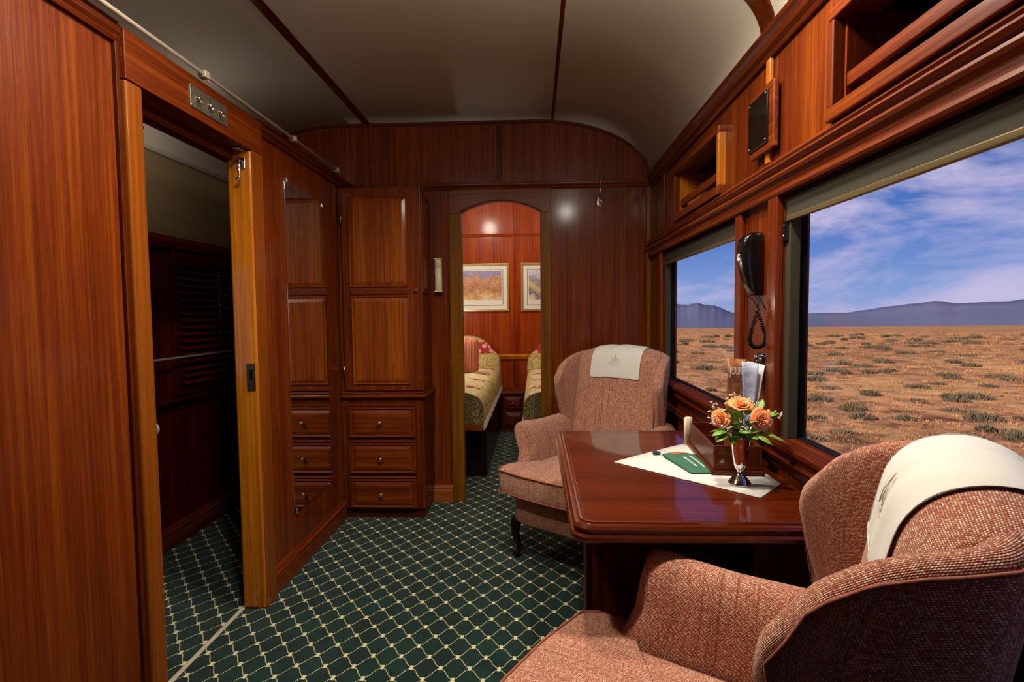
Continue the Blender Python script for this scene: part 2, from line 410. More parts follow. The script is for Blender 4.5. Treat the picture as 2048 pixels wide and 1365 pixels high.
def prof(bm, pts, axis, a, b):
    """extrude closed 2D outline along an axis; pts are the two other coordinates in xyz order"""
    def mk(p, s):
        return {'x': (s, p[0], p[1]), 'y': (p[0], s, p[1]), 'z': (p[0], p[1], s)}[axis]
    A = [bm.verts.new(mk(p, a)) for p in pts]; C = [bm.verts.new(mk(p, b)) for p in pts]
    n = len(pts)
    for i in range(n): bm.faces.new((A[i], A[(i + 1) % n], C[(i + 1) % n], C[i]))
    bm.faces.new(A); bm.faces.new(C[::-1])
def beads(x0, z0, out, hs, sgn=-1):
    """stepped/rounded moulding outline: wall plane x0, start z0; hs list of (height, projection)"""
    pts = [(x0, z0)]; z = z0
    for h, pj in hs:
        for k in range(5):
            a = k / 4; pts.append((x0 + sgn * (pj * (.55 + .45 * sin(pi * a))) * out, z + h * a))
        z += h
    pts.append((x0, z)); return pts
def tube(bm, path, r, n=8, close=False):
    path = [Vector(p) for p in path]; rings = []; L = len(path)
    prev = None
    for i, p in enumerate(path):
        d = (path[(i + 1) % L] - path[i - 1]) if close else (path[min(i + 1, L - 1)] - path[max(i - 1, 0)])
        d.normalize()
        if prev is None:
            s = d.cross(Vector((0, 0, 1)));
            if s.length < .1: s = d.cross(Vector((1, 0, 0)))
        else: s = prev - d * prev.dot(d)
        s.normalize(); prev = s; w = d.cross(s)
        rr = r(i / (L - 1)) if callable(r) else r
        rings.append([bm.verts.new(p + (s * cos(2 * pi * k / n) + w * sin(2 * pi * k / n)) * rr) for k in range(n)])
    for i in range(L if close else L - 1):
        a, b_ = rings[i], rings[(i + 1) % L]
        for k in range(n): bm.faces.new((a[k], a[(k + 1) % n], b_[(k + 1) % n], b_[k]))
    if not close: bm.faces.new(rings[0][::-1]); bm.faces.new(rings[-1])
def lathe(bm, pr, c=(0, 0, 0), n=32, axis='z', cap=True):
    rings = []
    for r, h in pr:
        ring = []
        for k in range(n):
            a = 2 * pi * k / n; p = (r * cos(a), r * sin(a), h)
            if axis == 'y': p = (p[0], p[2], p[1])
            if axis == 'x': p = (p[2], p[0], p[1])
            ring.append(bm.verts.new((p[0] + c[0], p[1] + c[1], p[2] + c[2])))
        rings.append(ring)
    for a, b_ in zip(rings, rings[1:]):
        for k in range(n): bm.faces.new((a[k], a[(k + 1) % n], b_[(k + 1) % n], b_[k]))
    if cap: bm.faces.new(rings[0][::-1]); bm.faces.new(rings[-1])
def grid(bm, rows, cu=False, cv=False, caps=False, uvf=None, swap=False):
    """rows of points -> quads with uv in metres"""
    uvl = bm.loops.layers.uv.verify()
    rows = [[Vector(p) for p in r] for r in rows]
    V = [[bm.verts.new(p) for p in r] for r in rows]
    nr, nc = len(rows), len(rows[0])
    us = [0]
    mid = rows[nr // 2]
    for j in range(1, nc + 1): us.append(us[-1] + (mid[j % nc] - mid[j - 1]).length)
    vs = [0]
    for i in range(1, nr + 1): vs.append(vs[-1] + (rows[i % nr][nc // 2] - rows[i - 1][nc // 2]).length)
    for i in range(nr if cv else nr - 1):
        for j in range(nc if cu else nc - 1):
            i2, j2 = (i + 1) % nr, (j + 1) % nc
            f = bm.faces.new((V[i][j], V[i][j2], V[i2][j2], V[i2][j])); f.smooth = True
            uv = [(us[j], vs[i]), (us[j + 1], vs[i]), (us[j + 1], vs[i + 1]), (us[j], vs[i + 1])]
            for l, q_ in zip(f.loops, uv):
                if uvf: q_ = uvf(l.vert.co)
                l[uvl].uv = (q_[1], q_[0]) if swap else q_
    if caps:
        for r in (V[0][::-1], V[-1]):
            f = bm.faces.new(r); f.smooth = True
            for l in f.loops: l[uvl].uv = uvf(l.vert.co) if uvf else (l.vert.co.x, l.vert.co.z)
    return V
def sphere(bm, c, r, sx=1, sy=1, sz=1, n=10, m_=7):
    rows = [[(c[0] + r * sx * sin(pi * i / m_) * cos(2 * pi * j / n), c[1] + r * sy * sin(pi * i / m_) * sin(2 * pi * j / n), c[2] + r * sz * cos(pi * i / m_)) for j in range(n)] for i in range(m_ + 1)]
    grid(bm, rows, cu=True)
def lerp(tab, x):
    if x <= tab[0][0]: return tab[0][1]
    for (a, fa), (b_, fb) in zip(tab, tab[1:]):
        if x <= b_: return fa + (fb - fa) * (x - a) / (b_ - a)
    return tab[-1][1]
def sm(x): x = max(0, min(1, x)); return x * x * (3 - 2 * x)
def copy_tree(ob, parent=None):
    c = ob.copy(); COL.objects.link(c); c.parent = parent; WM[c] = WM[ob]
    for ch in list(ob.children): copy_tree(ch, c)
    return c

# panels with a raised field (door and drawer fronts); face looks towards -y or +x
def raised(bm, x0, x1, z0, z1, y, dep=.012, m1=.012, m2=.03):
    """raised panel on plane y looking to -y"""
    def ring(d, h): return [(x0 + d, y - h, z0 + d), (x1 - d, y - h, z0 + d), (x1 - d, y - h, z1 - d), (x0 + d, y - h, z1 - d)]
    R_ = [ring(0, 0), ring(.003, dep * .7), ring(.006, dep), ring(m1, dep * .15), ring(m2, dep * .9), ring(m2 + .003, dep)]
    V = [[bm.verts.new(p) for p in r] for r in R_]
    for a, b_ in zip(V, V[1:]):
        for k in range(4): bm.faces.new((a[k], a[(k + 1) % 4], b_[(k + 1) % 4], b_[k]))
    bm.faces.new(V[-1])

# ================================================================== SETTING
XR, YB, XL = .736, 3.478, -1.165
# floor
struct(fin('floor', B((-2.0, .80, -1.25, 5.9, -.04, 0)), 'carpet'), 'dark green carpet with a cream diamond lattice', 'floor')
# ceiling: flat middle, quarter-ellipse coves on both sides
def ceil_z(x):
    if x > 0: return 2.083 + .38 * sqrt(max(0, 1 - (x / .745) ** 2))
    if x < -1.21: return 2.083 + .38 * sqrt(max(0, 1 - ((x + 1.21) / .745) ** 2))
    return 2.463
def cove_pts(n=14, off=0.0, x0=-1.955, x1=.745):
    P = []
    for k in range(n + 1):
        a = pi * k / (2 * n); P.append((-1.21 - (.745 - off) * cos(a), 2.083 + (.38 - off) * sin(a)))
    for k in range(n + 1):
        a = pi / 2 * (1 - k / n); P.append(((.745 - off) * cos(a), 2.083 + (.38 - off) * sin(a)))
    return P
bm = bmesh.new(); C_ = cove_pts(20)
grid(bm, [[(x, y, z) for x, z in C_] for y in (-1.25, 5.9)])
struct(fin('ceiling', bm, 'ceil', solid=.03, smooth=True), 'cream vaulted coach ceiling', 'ceiling')
# long ribs and one cross rib
def rib_long(x0, x1):
    bm = bmesh.new(); prof(bm, [(x0, 2.47), (x0, 2.447), (x0 + .008, 2.442), (x1 - .008, 2.442), (x1, 2.447), (x1, 2.47)], 'y', -1.2, YB)
    return bm
def struct_trim(n, bm, mt_, label, bevel=.002): return struct(fin('trim_%d' % n, bm, mt_, bevel=bevel), label, 'trim')
struct_trim(1, rib_long(-1.085, -1.035), 'dy', 'left dark ceiling rib running along the coach')
struct_trim(2, rib_long(.105, .165), 'dy', 'right dark ceiling rib running along the coach')
bm = bmesh.new(); A_ = cove_pts(24, -.005); I_ = cove_pts(24, .022)
ring_o = A_ + I_[::-1]
prof(bm, ring_o, 'y', 1.70, 1.79); struct_trim(3, bm, 'dx', 'arched dark rib crossing the ceiling cove', 0)

# back wall with doorway
DL, DR = -.467, .037
bm = bmesh.new()
box(bm, -1.955, -.54, YB, YB + .05, 0, 2.06); box(bm, .10, .80, YB, YB + .05, 0, 2.06)
pts = [(-1.955, 2.06)] + C_ + [(.745, 2.06)]
prof(bm, pts, 'y', YB, YB + .05)
struct(fin('wall_back', bm, 'mz'), 'mahogany bulkhead with doorway to the bedroom', 'wall')
# doorway posts and arched header
d1 = bpy.data.objects.new('door_1', None); COL.objects.link(d1); WM[d1] = Matrix(); struct(d1, 'arched doorway into the bedroom', 'door')
fin('door_post', B((-.545, -.467, YB - .012, YB + .06, 0, 1.885)), 'nz', d1, .004)
fin('door_post', B((.037, .105, YB - .012, YB + .06, 0, 1.885)), 'nz', d1, .004)
bm = bmesh.new()
pts = [(-.545, 1.872), (-.545, 2.022), (.105, 2.022), (.105, 1.872), (.037, 1.872)]
for k in range(17):
    a = k / 16; x = .037 + (DL - .037) * a; pts.append((x, 1.880 + .072 * sin(pi * a) ** .8))
pts.append((-.467, 1.872)); prof(bm, pts, 'y', YB - .016, YB + .062); fin('door_head', bm, 'hx', d1, .003)
bm = bmesh.new()
tube(bm, [(.037 + (DL - .037) * k / 16, YB - .018, 1.878 + .072 * sin(pi * k / 16) ** .8) for k in range(17)], .006); fin('arch_bead', bm, 'mx', d1, smooth=True)
for sx, sz in ((-.525, 1.75), (.085, 1.76), (-.50, .95), (.07, .93), (-.50, .12), (-.53, 1.94), (.085, 1.95)):
    bm = bmesh.new(); sphere(bm, (sx, YB - .013, sz), .004, 1, .5, 1); fin('screw', bm, 'chrome', d1, smooth=True)
# bulkhead mouldings
bm = bmesh.new()
prof(bm, [(p[0], p[1]) for p in [(YB, 2.022), (YB - .016, 2.022), (YB - .020, 2.032), (YB - .014, 2.038), (YB - .024, 2.046), (YB - .024, 2.056), (YB - .012, 2.062), (YB - .012, 2.07), (YB, 2.074)]], 'x', -.70, XR)
struct_trim(4, bm, 'mx', 'moulded rail across the bulkhead above the doorway', 0)
bm = bmesh.new(); box(bm, -.232, -.204, YB - .012, YB, 2.07, 2.42)
struct_trim(5, bm, 'dz', 'dark upright batten above the doorway', .004)
bm = bmesh.new(); box(bm, -1.17, -1.13, YB - .008, YB, 1.99, 2.44)
struct_trim(6, bm, 'mz', 'upright batten on the bulkhead above the cupboard', .003)
bm = bmesh.new(); O2, I2 = cove_pts(24, -.002), cove_pts(24, .032)
prof(bm, O2 + I2[::-1], 'y', YB - .018, YB); struct_trim(7, bm, 'dx', 'dark arched edge trim where bulkhead meets ceiling', 0)
bm = bmesh.new(); prof(bm, [(YB, 0), (YB - .022, 0), (YB - .022, .078), (YB - .017, .084), (YB - .020, .092), (YB - .012, .108), (YB, .110)], 'x', -.70, -.545)
struct(fin('baseboard_back', bm, wood('honey_base_across', '6A3010', '8E4A18', 'A8602A', 'x')), 'honey coloured skirting beside the doorway', 'baseboard')
bm = bmesh.new(); box(bm, .705, .736, YB - .026, YB, .0, 2.02)
struct_trim(8, bm, 'nz', 'slim corner strip between bulkhead and window wall', .004)

# left partition: near panel, far panel, door frame
WT = .035
bm = B((XL - WT, XL, -1.25, 1.50, 0, 2.06), (XL - WT, XL, 2.26, YB, 0, 2.06), (XL - WT, XL, 1.50, 2.26, 2.035, 2.06))
struct(fin('wall_left', bm, 'mz'), 'tall mahogany partition on the left', 'wall')
d2 = bpy.data.objects.new('door_2', None); COL.objects.link(d2); WM[d2] = Matrix(); struct(d2, 'doorway from the lounge into the corridor', 'door')
fin('door_post', B((XL - .075, -1.14, 1.500, 1.568, 0, 1.905)), 'pz', d2, .008, 3)
fin('door_post', B((XL - .075, -1.14, 2.165, 2.256, 0, 1.905)), 'hz', d2, .012, 4)
fin('post_facing', B((-1.1405, -1.138, 2.172, 2.256, 0, 1.905)), 'pz', d2, .001)
fin('door_head', B((XL - .05, -1.138, 1.500, 2.262, 1.905, 2.045)), 'my', d2, .003)
fin('inner_beam', B((XL - .10, XL - .05, 1.35, 2.20, 1.865, 1.925)), 'dy', d2, .003)
fin('gap_strip', B((XL, XL + .012, 1.485, 1.500, 0, 2.04)), 'dz', d2, .002)
bm = B((-1.185, -1.150, 2.161, 2.165, .93, 1.04)); fin('strike_plate', bm, 'brass', d2, .001)
fin('strike_slot', B((-1.176, -1.160, 2.1600, 2.1612, .975, 1.015)), 'rubber', d2)
for z_ in (.94, .953, 1.032):
    bm = bmesh.new(); sphere(bm, (-1.167, 2.161, z_), .003, 1, .5, 1); fin('screw', bm, 'chrome', d2, smooth=True)
# sliding door leaf drawn into the wall, its edge shows
sl = thing('sliding_door', 'mahogany sliding door pushed back, only its edge showing in the corridor opening', 'door', (-1.235, 1.2, 0))
fin('door_leaf', B((-1.262, -1.241, .75, 1.69, .012, 1.88)), 'mz', sl, .002)
bm = bmesh.new(); lathe(bm, [(.001, 0), (.022, .001), (.024, .004), (.020, .008), (.001, .010)], (-1.25, 1.69, .87), 20, 'y'); fin('buffer', bm, 'stop', sl, smooth=True)
fin('edge_latch', B((-1.258, -1.245, 1.689, 1.712, 1.838, 1.846)), 'chrome', sl, .001)
# top moulding of partition
def topmould(y0, y1):
    bm = bmesh.new(); prof(bm, [(XL, 2.0), (XL + .012, 2.0), (XL + .016, 2.012), (XL + .010, 2.018), (XL + .018, 2.028), (XL + .018, 2.042), (XL + .010, 2.050), (XL + .014, 2.058), (XL, 2.066)], 'y', y0, y1); return bm
struct_trim(9, topmould(-1.2, 1.50), 'dy', 'dark moulding along the top of the near partition', 0)
struct_trim(10, topmould(2.262, YB), 'dy', 'dark moulding along the top of the far partition', 0)
# skirting of far partition
def skirt(x, sg, y0, y1):
    bm = bmesh.new(); prof(bm, [(x, 0), (x + sg * .016, 0), (x + sg * .016, .072), (x + sg * .012, .078), (x + sg * .020, .088), (x + sg * .012, .100), (x + sg * .006, .114), (x, .116)], 'y', y0, y1); return bm
struct(fin('baseboard_left', skirt(XL, 1, 2.262, 3.17), 'my'), 'moulded skirting under the mirror', 'baseboard')

# corridor
XC = -1.955
M['cz'] = wood('corridor_mahogany', '2A0600', '521200', '742206', 'z', seed=15)
M['cy'] = wood('corridor_mahogany_along', '2A0600', '521200', '742206', 'y', seed=16)
CW0, CW1 = 2.87, 3.95
bm = B((XC - .05, XC, -1.25, .55, 0, 1.66), (XC - .05, XC, 1.25, CW0, 0, 1.66), (XC - .05, XC, CW1, 5.9, 0, 1.66), (XC - .05, XC, .55, 1.25, 0, .82), (XC - .05, XC, .55, 1.25, 1.56, 1.66),
       (XC - .05, XC, CW0, CW1, 0, .82), (XC - .05, XC, CW0, CW1, 1.56, 1.66))
struct(fin('wall_corridor', bm, 'cz'), 'dark mahogany outer wall of the corridor', 'wall')
M['corr'] = plain('beige_corridor_paint', '7A6646', .8)
struct(fin('wall_corridor_upper', B((XC - .05, XC - .002, -1.25, 5.9, 1.66, 2.12)), 'corr'), 'cream upper wall of the corridor', 'wall')
bm = bmesh.new(); prof(bm, [(XC, 1.60), (XC + .03, 1.60), (XC + .03, 1.64), (XC + .015, 1.665), (XC, 1.667)], 'y', -1.2, 5.8); struct_trim(11, bm, 'cy', 'dark rail above the corridor window', 0)
bm = bmesh.new(); prof(bm, [(XC, .74), (XC + .012, .74), (XC + .012, .765), (XC + .032, .77), (XC + .036, .78), (XC + .03, .79), (XC, .79)], 'y', -1.2, 5.8); struct_trim(12, bm, 'cy', 'corridor window ledge moulding', 0)
struct(fin('baseboard_corridor', skirt(XC, 1, -1.2, 5.8), 'my'), 'moulded skirting of the corridor wall', 'baseboard')
w3 = bpy.data.objects.new('window_3', None); COL.objects.link(w3); WM[w3] = Matrix(); struct(w3, 'shuttered corridor window', 'window')
fin('window_frame', B((XC - .01, XC + .022, CW0 - .05, CW0, .80, 1.60), (XC - .01, XC + .022, CW1, CW1 + .05, .80, 1.60), (XC - .01, XC + .018, CW0, CW1, 1.545, 1.60), (XC - .01, XC + .022, CW0, CW1, .80, .845)), 'cy', w3, .003)
fin('window_back', B((XC - .05, XC - .045, CW0, CW1, .80, 1.60)), 'rubber', w3)
w4 = bpy.data.objects.new('window_4', None); COL.objects.link(w4); WM[w4] = Matrix(); struct(w4, 'corridor window nearer the camera', 'window')
fin('window_frame', B((XC - .01, XC + .022, .50, .55, .80, 1.60), (XC - .01, XC + .022, 1.25, 1.30, .80, 1.60), (XC - .01, XC + .018, .55, 1.25, 1.545, 1.60), (XC - .01, XC + .022, .55, 1.25, .80, .845)), 'cy', w4, .003)
fin('glass', B((XC - .035, XC - .031, .55, 1.25, .82, 1.56)), 'glass', w4)
bl = thing('venetian_blind', 'dark red slatted wooden blind over the corridor window', 'blind', (XC + .01, 3.4, 1.55))
fin('head_rail', B((XC + .002, XC + .04, CW0 + .01, CW1 - .01, 1.505, 1.545)), wood('blind_wood_head', '2A0806', '3E0E0A', '5A1A12', 'y'), bl, .003)
MB_ = plain('dark_red_slat', '7E1A1C', .3, coat=.5); M['slat'] = MB_
for k in range(17):
    z = 1.485 - k * .0385; bm = bmesh.new()
    prof(bm, [(XC + .006, z + .010), (XC + .008, z + .012), (XC + .038, z - .008), (XC + .036, z - .010)], 'y', CW0 + .012, CW1 - .012)
    fin('slat', bm, 'slat', bl, .0008)
bm = bmesh.new()
tube(bm, [(XC + .046 + .004 * sin(k * 1.26), 3.20 + .003 * cos(k * 1.26), 1.50 - k * .0077) for k in range(86)], lambda s: .0022, 6); fin('cord', bm, 'nickel', bl, smooth=True)
hr = thing('handrail', 'thin metal handrail in front of the corridor blind', 'rail', (XC + .06, 3.0, 1.017))
bm = bmesh.new(); tube(bm, [(XC + .07, -1.1, 1.017), (XC + .07, 5.7, 1.017)], .007, 12); fin('rail', bm, 'polepaint', hr, smooth=True)
bm = bmesh.new()
bm.free()
for y in (.2, 1.6, 3.9):
    bm = bmesh.new(); tube(bm, [(XC - .002, y, 1.017), (XC + .07, y, 1.017)], .005, 8); fin('bracket', bm, 'brass', hr, smooth=True)

# window wall on the right
Z0, Z1 = .850, 1.585      # clear opening
BW0, BW1, SW0, SW1 = -.15, 1.640, 1.985, 3.13
XO = XR + .075
N1, N2 = (.30, 1.345, 1.715, 1.93), (2.16, 2.80, 1.715, 1.93)
bm = B((XR, XO, -1.25, YB, 0, Z0), (XR, XO, -1.25, BW0, Z0, Z1), (XR, XO, BW1, SW0, Z0, Z1), (XR, XO, SW1, YB, Z0, Z1),
       (XR, XO, -1.25, YB, Z1, N1[2]), (XR, XO, -1.25, YB, N1[3], 2.09), (XR, XO, -1.25, N1[0], N1[2], N1[3]), (XR, XO, N1[1], N2[0], N1[2], N1[3]), (XR, XO, N2[1], YB, N1[2], N1[3]))
struct(fin('wall_right', bm, 'mz'), 'mahogany window wall', 'wall')
# outer skin of the coach closes the niches from outside
struct(fin('wall_outer', B((.93, .95, -1.25, 5.9, Z1, 2.15), (XO, .95, -1.25, 5.9, Z1, 1.60), (.745, .95, -1.25, 5.9, 2.10, 2.15)), 'dz'), 'outer skin behind the luggage niches', 'wall')
# mouldings above windows
bm = bmesh.new(); prof(bm, [(XR, 1.575), (XR - .022, 1.575), (XR - .026, 1.582), (XR - .022, 1.592), (XR - .022, 1.612), (XR - .034, 1.618), (XR - .038, 1.626), (XR - .034, 1.634), (XR - .026, 1.638), (XR - .034, 1.644),
    (XR - .040, 1.652), (XR - .034, 1.660), (XR - .024, 1.666), (XR - .028, 1.672), (XR - .020, 1.682), (XR - .010, 1.690), (XR, 1.692)], 'y', -1.2, YB)
struct_trim(13, bm, 'my', 'deep stepped moulding above the windows', 0)
bm = bmesh.new(); prof(bm, [(XR, 2.01), (XR - .012, 2.01), (XR - .016, 2.02), (XR - .010, 2.028), (XR - .022, 2.038), (XR - .026, 2.05), (XR - .020, 2.06), (XR - .030, 2.072), (XR - .034, 2.088), (XR - .02, 2.098), (XR + .01, 2.10)], 'y', -1.2, YB)
struct_trim(14, bm, 'dy', 'dark cornice along the window wall below the ceiling', 0)
# sill and dado
bm = bmesh.new(); prof(bm, [(XR + .07, .845), (XR + .07, .858), (XR - .030, .858), (XR - .036, .850), (XR - .034, .838), (XR - .022, .832), (XR - .018, .815), (XR - .026, .805), (XR - .018, .79), (XR, .785), (XR + .01, .845)], 'y', -1.2, YB)
M['sill'] = wood('window_sill_mahogany', '2C0A00', '5A1E02', '783608', 'y', seed=3, coat=0, rough=.65, spec=.06)
struct_trim(15, bm, 'sill', 'projecting window sill moulding', 0)
bm = bmesh.new(); prof(bm, [(XR, .70), (XR - .016, .70), (XR - .022, .710), (XR - .014, .718), (XR - .020, .728), (XR - .010, .74), (XR, .742)], 'y', -1.2, YB)
struct_trim(16, bm, 'dy', 'lower rail under the window sill', 0)
struct(fin('baseboard_right', skirt(XR, -1, -1.2, YB), 'dy'), 'dark skirting under the windows', 'baseboard')
# pier casings
struct_trim(17, B((XR - .018, XR, SW0 - .055, SW0, Z0, 1.575)), 'mz', 'casing strip on the far side of the window pier', .004)
struct_trim(18, B((XR - .022, XR, BW1, BW1 + .065, Z0, 1.575)), 'mz', 'casing strip on the near side of the window pier', .004)
struct_trim(19, B((XR - .018, XR, SW1, SW1 + .05, Z0, 1.575)), 'mz', 'casing strip beyond the small window', .004)
# upright battens on upper panels
struct_trim(20, B((XR - .014, XR, 1.722, 1.752, 1.692, 2.01)), 'hz', 'honey coloured upright batten behind the speaker plate', .004)
struct_trim(21, B((XR - .010, XR, 3.10, 3.14, 1.692, 2.01)), 'mz', 'upright batten near the bulkhead corner', .003)

def window(n, y0, y1, label):
    w = bpy.data.objects.new('window_%d' % n, None); COL.objects.link(w); WM[w] = Matrix(); struct(w, label, 'window')
    x0, x1 = XR + .035, XR + .06
    fin('window_frame', B((x0, x1, y0, y0 + .02, Z0, Z1), (x0, x1, y1 - .02, y1, Z0, Z1), (x0, x1, y0, y1, Z0, Z0 + .012), (x0, x1, y0, y1, Z1 - .02, Z1)), 'rubber', w, .002)
    fin('glass', B((x0 + .010, x0 + .014, y0, y1, Z0, Z1)), 'glass', w)
window(1, SW0, SW1, 'small window beyond the telephone')
window(2, BW0, BW1, 'large window beside the near armchair')
def rblind(y0, y1, label):
    b_ = thing('roller_blind', label, 'blind', (XR + .01, (y0 + y1) / 2, Z1), group=None)
    bm = bmesh.new(); n = 14
    prof(bm, [(XR + .020 - .018 * cos(2 * pi * k / n), 1.560 + .018 * sin(2 * pi * k / n)) for k in range(n)], 'y', y0 + .02, y1 - .02); fin('roller', bm, 'olive', b_, smooth=False)
    fin('blind_cloth', B((XR + .001, XR + .004, y0 + .02, y1 - .02, 1.512, 1.560)), 'olive', b_)
    fin('bottom_bar', B((XR - .002, XR + .010, y0 + .018, y1 - .018, 1.496, 1.512)), 'bronze', b_, .003)
    for yy, s in ((y0, 1), (y1, -1)):
        a, c = sorted((yy, yy + s * .032)); fin('side_channel', B((XR + .004, XR + .034, a, c, Z0 + .008, 1.575)), 'oliveframe', b_, .002)
        a, c = sorted((yy, yy + s * .022)); br = fin('bracket', B((XR - .006, XR + .004, a, c, 1.44, 1.50)), 'black', b_, .003)
        for zz_ in (1.455, 1.485):
            bm = bmesh.new(); sphere(bm, (XR - .007, (a + c) / 2, zz_), .004, .5, 1, 1); fin('screw', bm, 'chrome', br, smooth=True)
    return b_
rblind(SW0, SW1, 'olive roller blind rolled up over the small far window')
rblind(BW0, BW1, 'olive roller blind rolled up over the large near window')

# wall behind the camera and bedroom shell
struct(fin('wall_front', B((-2.0, .80, -1.27, -1.25, 0, 2.5)), 'dz'), 'mahogany end wall behind the camera', 'wall')
YF = 5.85
bm = bmesh.new(); pts = [(-1.955, 0), (-1.955, 2.083)] + C_ + [(.745, 0)]; prof(bm, pts, 'y', YF, YF + .05)
struct(fin('wall_bedroom', bm, 'red'), 'red mahogany far wall of the bedroom', 'wall')
struct(fin('wall_bedroom_right', B((.70, .80, YB + .05, YF, 0, 2.15)), 'mz'), 'window side wall of the bedroom', 'wall')
struct(fin('wall_bedroom_left', B((-1.20, -1.165, YB + .05, YF, 0, 2.15)), 'mz'), 'corridor side wall of the bedroom', 'wall')
struct_trim(22, B((-.237, -.217, YF - .010, YF, .785, 2.06)), 'red', 'upright bead between the two bedroom pictures', .004)
struct_trim(23, B((-.237, -.217, YF - .008, YF, 2.08, 2.44)), 'red', 'upright bead high on the bedroom wall', .004)
bm = bmesh.new(); prof(bm, [(YF, 2.055), (YF - .012, 2.055), (YF - .018, 2.066), (YF - .012, 2.078), (YF, 2.082)], 'x', -1.16, .70); struct_trim(24, bm, 'red', 'cross bead high on the bedroom wall', 0)
bm = bmesh.new(); prof(bm, [(YF, .735), (YF - .02, .735), (YF - .02, .750), (YF - .03, .756), (YF - .03, .772), (YF - .015, .785), (YF, .785)], 'x', -1.16, .70); struct_trim(25, bm, 'hy', 'honey coloured dado rail in the bedroom', 0)
struct_trim(26, B((-.235, -.219, YF - .010, YF, .44, .735)), 'dz', 'dark upright bead above the bedside cabinet', .003)

# threshold strip between corridor and lounge
tag(fin('threshold_strip', B((-1.250, -1.232, 1.50, 2.20, 0, .004)), 'polepaint', None, .0015), 'thin metal threshold strip across the carpet of the corridor doorway', 'threshold strip')

# ================================================================== LEFT SIDE FITTINGS
# curtain pole
po = thing('curtain_pole', 'thin metal pole running along the top of the left partition', 'pole', (-1.13, 1.0, 2.06))
bm = bmesh.new(); tube(bm, [(-1.132, -1.0, 2.068), (-1.132, 3.13, 2.068)], .0075, 12); fin('pole', bm, 'polepaint', po, smooth=True)
for y in (.6, 1.86, 2.55, 3.11):
    bm = bmesh.new(); box(bm, -1.147, -1.118, y - .014, y + .014, 2.055, 2.080); fin('bracket', bm, 'polepaint', po, .004)
# switch plate
sp = thing('switch_plate', 'rectangular metal plate with three toggle switches above the corridor doorway', 'switch', (-1.138, 1.89, 1.97))
fin('plate', B((-1.138, -1.134, 1.783, 1.998, 1.936, 2.009)), 'pewter', sp, .001)
for y in (1.823, 1.888, 1.953):
    bm = bmesh.new(); lathe(bm, [(.001, 0), (.011, .001), (.011, .004), (.007, .007), (.006, .010), (.001, .010)], (-1.134, y, 1.973), 16, 'x'); tg = fin('switch', bm, 'chrome', sp, smooth=True)
    bm = bmesh.new(); tube(bm, [(-1.128, y, 1.973), (-1.122, y, 1.964), (-1.118, y, 1.952)], lambda s: .0028 + .0022 * s, 8); fin('toggle', bm, 'chrome', tg, smooth=True)
for y, z in ((1.789, 1.942), (1.789, 2.003), (1.992, 1.942), (1.992, 2.003), (1.888, 2.003), (1.888, 1.942)):
    bm = bmesh.new(); sphere(bm, (-1.134, y, z), .0032, .5, 1, 1); fin('screw', bm, 'chrome', sp, smooth=True)
# latch hanging on the far post
la = thing('door_latch', 'small chrome latch with hanging hook on the honey doorpost', 'latch', (-1.165, 2.163, 1.87))
fin('plate', B((-1.195, -1.162, 2.160, 2.164, 1.828, 1.873)), 'chrome', la, .003)
fin('keeper', B((-1.20, -1.16, 2.12, 2.165, 1.896, 1.902)), 'chrome', la, .002)
bm = bmesh.new(); tube(bm, [(-1.178, 2.158, 1.862), (-1.178, 2.145, 1.858), (-1.176, 2.143, 1.83), (-1.175, 2.143, 1.795), (-1.178, 2.135, 1.782)], .004, 8)
sphere(bm, (-1.178, 2.133, 1.782), .009, 1.3, 1, .7); fin('hook', bm, 'chrome', la, smooth=True)
# mirror
mi = thing('wall_mirror', 'tall frameless mirror clipped to the mahogany partition', 'mirror', (XL, 2.75, 0))
y0, y1, z0, z1 = 2.50, 2.975, .285, 1.875
bm = bmesh.new(); pts = []
def corner(cy, cz, r, a0, a1): return [(cy + r * cos(a0 + (a1 - a0) * k / 5), cz + r * sin(a0 + (a1 - a0) * k / 5)) for k in range(6)]
pts = corner(y1 - .02, z1 - .05, .02, 0, pi / 2) + corner(y0 + .02, z1 - .02, .02, pi / 2, pi) + corner(y0 + .015, z0 + .015, .015, pi, 1.5 * pi) + corner(y1 - .015, z0 + .015, .015, 1.5 * pi, 2 * pi)
prof(bm, pts, 'x', XL + .0005, XL + .005); fin('mirror_glass', bm, 'mirror', mi, .0012)
for y, z in ((y0 + .03, z0 - .002), (y1 - .03, z0 - .002), (y0 + .03, z1 - .006), (y1 - .03, z1 - .045)):
    fin('clip', B((XL, XL + .010, y - .009, y + .009, z - .012, z + .016)), 'chrome', mi, .003)

# wardrobe cupboard with drawers
cx0, cx1, cy = XL + .002, -.672, 3.165
cu = thing('wardrobe', 'built-in mahogany wardrobe with panelled door above three drawers', 'wardrobe', (-.92, 3.3, 0))
fin('body', B((cx0, cx1, cy + .02, YB - .001, .775, 1.985)), 'mz', cu, .002)
fin('base_body', B((cx0, cx1 + .006, cy + .01, YB - .001, .06, .735)), 'dz', cu, .002)
fin('plinth', B((cx0, cx1 - .004, cy + .03, YB - .001, 0, .06)), 'dx', cu, .002)
bm = bmesh.new(); prof(bm, [(YB - .001, .735), (cy - .008, .735), (cy - .016, .742), (cy - .016, .752), (cy - .008, .758), (YB - .001, .758)], 'x', cx0, cx1 + .022); fin('ledge', bm, 'mx', cu, .003)
bm = bmesh.new(); prof(bm, [(YB - .001, .758), (cy + .004, .758), (cy - .002, .765), (cy + .008, .775), (YB - .001, .775)], 'x', cx0, cx1 + .010); fin('ledge_bead', bm, 'dx', cu, .002)
